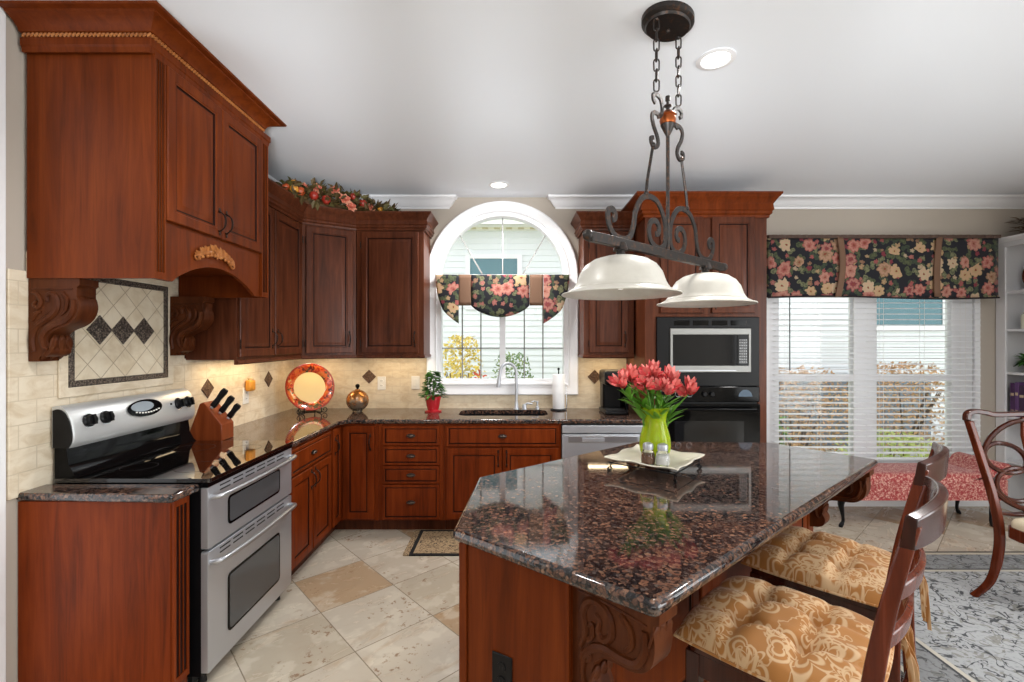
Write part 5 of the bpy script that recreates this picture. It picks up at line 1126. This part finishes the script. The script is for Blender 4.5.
blind(2.43, 3.275, 'white slatted blind beside the wall ovens, over the pane nearer the kitchen', .13); blind(3.285, 4.335, 'white slatted blind between the first blind and the bookcase', None)
def drape(mb, x0, x1, zt, zb, y, puff, nx=16, nz=14, edge=None):
    mb.grid(lambda u, v: (x0+(x1-x0)*u, y-puff*math.sin(PI*u)**.6*math.sin(PI*min(1, v*.9+.05))-.004*math.sin(u*9+v*4), zt+(zb(u)-zt)*v), nx, nz)
wv = root('floral_valance', (2.325, 4.28, 0), 'wide dark floral valance with two brown straps above the blinds', 'valance')
VWd = 2.10
m = MB(); zb_ = lambda u: 1.945+.012*math.sin(u*PI*2)
drape(m, 0, VWd, 2.495, zb_, 0, .02, 48, 14); m.grid(lambda u, v: (0, .14*u, 2.495+(1.945-2.495)*v), 6, 10); m.grid(lambda u, v: (VWd, .138*u, 2.495+(1.945-2.495)*v), 6, 10)
m.build('fabric', 'floral_navy', wv, solid=.008, smooth=60)
MB().tube([(x, -.012+.004*math.sin(x*90), 2.497) for x in [VWd*k/150 for k in range(151)]], sec=(.03, .03), up=(0, 0, 1)).build('ruffle_trim', 'ruffle', wv)
MB().tube([(x*VWd/80, -.012, 1.945+.012*math.sin(x/80*PI*2)) for x in range(81)], .008, 6).build('bottom_cord', 'hem', wv)
for x, lean in ((.645, .02), (1.545, -.02)):
    MB().grid(lambda u, v: (x-.028+.056*u+lean*math.sin(PI*v)*1.2-.02*v, -.026-.012*math.sin(PI*min(1, v*.95)), 2.49-.54*v), 4, 16).build('strap', 'ribbon', wv, solid=.006)
MB().box(.01, VWd-.01, .005, .13, 2.47, 2.49).build('mount_board', 'white_trim', wv, smooth=0)
sv = root('tie_up_valance', (-.09, 4.33, 0), 'dark floral tie-up valance of three swags across the arched window', 'valance')
MB().box(-.61, .61, .01, .05, 2.145, 2.165).build('mount_board', 'white_trim', sv, smooth=0)
m = MB(); drape(m, -.285, .25, 2.16, lambda u: 1.875-.105*math.sin(PI*u)**.75, .0, .03); m.build('swag', 'floral_navy', sv, solid=.006, smooth=60)
m = MB(); m.grid(lambda u, v: (-.615+.06*v**2*(1-u)+.215*u, -.006-.012*math.sin(PI*u), 2.16+((1.86-.15*u**.7)-2.16)*v), 12, 14); m.build('tail', 'floral_navy', sv, solid=.006, smooth=60)
m = MB(); m.grid(lambda u, v: (.615-.06*v**2*(1-u)-.235*u, -.006-.012*math.sin(PI*u), 2.16+((1.86-.15*u**.7)-2.16)*v), 12, 14); m.build('tail', 'floral_navy', sv, solid=.006, smooth=60)
for x in (-.342, .315): MB().grid(lambda u, v: (x-.062+.124*u, .004-.004*math.sin(PI*u), 2.162-.285*v), 6, 8).build('strap', 'ribbon', sv, solid=.006)
# ------------------------------------------------------------------ bookcase and what stands on it
bk = root('bookcase', (4.54, 4.412, 0), 'tall white open bookcase against the side wall by the blinds', 'bookcase', -PI/2)
bw, bd, bh = 1.0, .297, 2.49        # local x runs toward the camera
m = MB().box(0, .02, .02, bd, 0, bh).box(bw-.02, bw, .02, bd, 0, bh).box(.02, bw-.02, bd-.012, bd, 0, bh).box(0, bw, .02, bd, bh-.02, bh); m.build('carcass', 'shelf_paint', bk, smooth=0, bevel=.002)
MB().prism([(0, 0), (bw, 0), (bw, bh), (0, bh)], 0, .02, 'XZ', holes=[[(.085, .1), (.085, bh-.075), (bw-.085, bh-.075), (bw-.085, .1)]]).build('face_frame', 'shelf_paint', bk, smooth=0, bevel=.003)
MB().mould([(0, 0), (bw, 0)], [(0, bh-.03), (.01, bh-.03), (.03, bh-.005), (.03, bh+.012), (0, bh+.012)]).build('top_moulding', 'white_trim', bk, smooth=30)
SHZ = (.45, .86, 1.265, 1.66, 2.01)
for z in SHZ: MB().box(.021, bw-.021, .021, bd-.013, z-.022, z).build('shelf', 'shelf_paint', bk, smooth=0, bevel=.002)
rnd = random.Random(9)
bl = ['dark purple book at the end of the row in the white bookcase', 'violet book second in the row in the white bookcase', 'plum book third in the row in the white bookcase', 'greyish mauve book fourth in the row in the white bookcase', 'black book fifth in the row in the white bookcase']
yy = 4.32
for i in range(5):
    t = (.04, .034, .045, .03, .04)[i]; hgt = (.305, .315, .29, .30, .31)[i]
    b = root('book', (4.575, yy-t, .861), bl[i], 'book', 0, 'purple books in the bookcase')
    MB().loops([[(x, y, z) for x, y in ((.2, 0), (.006, 0), (0, .004), (0, t-.004), (.006, t), (.2, t), (.2, t-.004), (.008, t-.004), (.008, .004), (.2, .004))] for z in (0, hgt)]).build('cover', 'book_%d' % i, b, smooth=0); MB().box(.009, .194, .0045, t-.0045, .004, hgt-.004).build('page_block', 'paper', b, smooth=0)
    MB().box(-.0012, .0, .006, t-.006, hgt*.62, hgt*.7).box(-.0012, .0, .006, t-.006, hgt*.18, hgt*.2).build('spine_band', 'gold_pot', b, smooth=0); yy -= t+.002
bp_ = root('shelf_plant', (4.69, 4.235, 1.266), 'leafy green plant in a tan pot on the bookcase shelf', 'plant')
MB().lathe([(0, 0), (.035, 0), (.05, .09), (.055, .09), (.055, .11), (.048, .11), (.044, .09), (0, .088)], 20).build('pot', 'gold_pot', bp_)
m = MB()
for k in range(60):
    a = rnd.uniform(0, 2*PI); e = rnd.uniform(.0, 1.2); blade(m, (.02*math.cos(a), .02*math.sin(a), .1), (math.cos(a)*math.cos(e), math.sin(a)*math.cos(e), math.sin(e)), rnd.uniform(.08, .13), .05, (0, 0, 1), .5, 0, 3)
m.build('foliage', 'leaf_green', bp_, smooth=0)
wb = root('white_canister', (4.66, 4.22, 1.661), 'white ribbed canister on the bookcase shelf above the plant', 'canister')
MB().lathe([(0, 0), (.06, 0)]+[(.062+.002*(k % 2), .01+.012*k) for k in range(10)]+[(.055, .135), (0, .14)], 24).build('body', 'ceramic', wb); MB().lathe([(0, .138), (.05, .138), (.05, .15), (.012, .155), (.014, .17), (0, .172)], 20).build('lid', 'ceramic', wb)
rp = root('round_frame', (4.72, 4.20, 2.011), 'round brown framed plaque standing high in the bookcase', 'plaque', -PI/2)
MB().loops([[(r*math.cos(2*PI*k/36), y, .135+r*math.sin(2*PI*k/36)) for k in range(36)] for r, y in ((.1, 0), (.132, -.004), (.134, -.02), (.12, -.026), (.104, -.02))], closed=True).build('frame', 'walnut_red', rp); MB().loops([[(r*math.cos(2*PI*k/36), y, .135+r*math.sin(2*PI*k/36)) for k in range(36)] for r, y in ((.001, -.012), (.106, -.012), (.106, -.004), (.001, -.004))]).build('face', 'tan_seat', rp)
tb = root('twig_arrangement', (4.70, 4.18, bh+.001), 'brown dried twig and leaf arrangement on top of the bookcase', 'arrangement')
m = MB()
for k in range(220):
    a = rnd.uniform(0, 2*PI); e = rnd.uniform(-.1, 1.3); R = rnd.uniform(.02, .11); blade(m, (R*math.cos(a), R*1.3*math.sin(a), .04+.12*rnd.random()), (math.cos(a), math.sin(a), math.sin(e)), rnd.uniform(.05, .1), .03, (0, 0, 1), .3, 0, 2)
m.build('dried_leaf', 'twig', tb, smooth=0); MB().lathe([(0, 0), (.07, 0), (.09, .05), (.08, .055), (0, .05)], 16).build('basket', 'bark', tb)
# ------------------------------------------------------------------ garland above the corner cabinets
ga = root('fall_garland', (-1.55, 3.9, 2.655), 'autumn garland of flowers, fruit and leaves lying on the corner cabinets', 'garland')
path = spline([(-.19, -.33, .02), (-.1, -.08, .02), (.08, .10, .02), (.26, .23, .01), (.50, .27, .0)], 8); rnd = random.Random(12)
def pat(t): i = t*(len(path)-1); k = min(int(i), len(path)-2); return Vector(path[k]).lerp(Vector(path[k+1]), i-k)
MB().tube(path, .018, 6).build('vine', 'twig', ga)
m = MB()
for k in range(640):
    t = rnd.random(); w = (.35+.65*math.sin(PI*min(1, t*.95+.05)))*1.0; c = pat(t)+Vector((rnd.gauss(0, .035), rnd.gauss(0, .035), max(-.02, rnd.uniform(-.01, .15)*w))); d = Vector((rnd.gauss(0, 1), rnd.gauss(-.2, 1), rnd.gauss(.3, .7))); blade(m, c, d, rnd.uniform(.05, .085), .042, (rnd.gauss(0, 1), rnd.gauss(0, 1), 1), .3, 0, 2)
m.build('foliage', 'leaf_autumn', ga, smooth=0)
m = MB()
for k in range(12):
    c = pat(.9+.1*rnd.random()); blade(m, c+Vector((.0, 0, .02)), (rnd.uniform(.2, 1), rnd.uniform(-.6, .2), rnd.uniform(.1, .9)), rnd.uniform(.05, .1), .025, (0, 0, 1), .3, 0, 2)
m.build('trailing_leaf', 'leaf_autumn', ga, smooth=0)
for i, (t, dx, dz, mm, R) in enumerate(((.10, .05, .03, 'fruit_gold', .034), (.15, .06, .03, 'fruit_orange', .036), (.26, .07, .03, 'fruit_red', .036), (.36, .07, .02, 'fruit_red', .036), (.02, .03, .03, 'fruit_orange', .028), (.70, .05, .06, 'fruit_red', .036), (.62, .03, .11, 'fruit_red', .03), (.85, .04, .03, 'fruit_gold', .026), (.12, .0, .10, 'fruit_gold', .026))):
    c = pat(t)+Vector((dx*.75, -dx*.75, dz+.012)); a = MB().lathe([(0, -R*.75), (R*.5, -R*.9), (R*.95, -R*.25), (R, R*.2), (R*.75, R*.75), (R*.3, R*.82), (.002, R*.62)], 16).build('apple', mm, ga, loc=c); MB().tube([(0, 0, R*.6), (.004, 0, R*1.15)], .0022, 6).build('stalk', 'bark', a)
for i, (t, dx, dz, R) in enumerate(((.30, .03, .10, .05), (.52, .06, .05, .055), (.58, .06, .0, .05), (.45, .02, .12, .05), (.78, .05, .03, .042), (.2, .01, .09, .04))):
    c = pat(t)+Vector((dx*.75, -dx*.75, dz+.02)); m = MB()
    for layer, (nn, rr, e) in enumerate(((7, R, .25), (6, R*.75, .8), (4, R*.5, 1.3))):
        for k in range(nn):
            a = 2*PI*k/nn+layer*.4; o = Vector((.62, -.62, .3)).normalized(); s_ = o.cross(Vector((0, 0, 1))).normalized(); u = s_.cross(o); blade(m, (0, 0, 0), (s_*math.cos(a)+u*math.sin(a))*math.cos(e)+o*math.sin(e), rr, rr*.8, o, .1, 0, 3)
    m.build('flower', 'petal_peach', ga, loc=c, smooth=60)
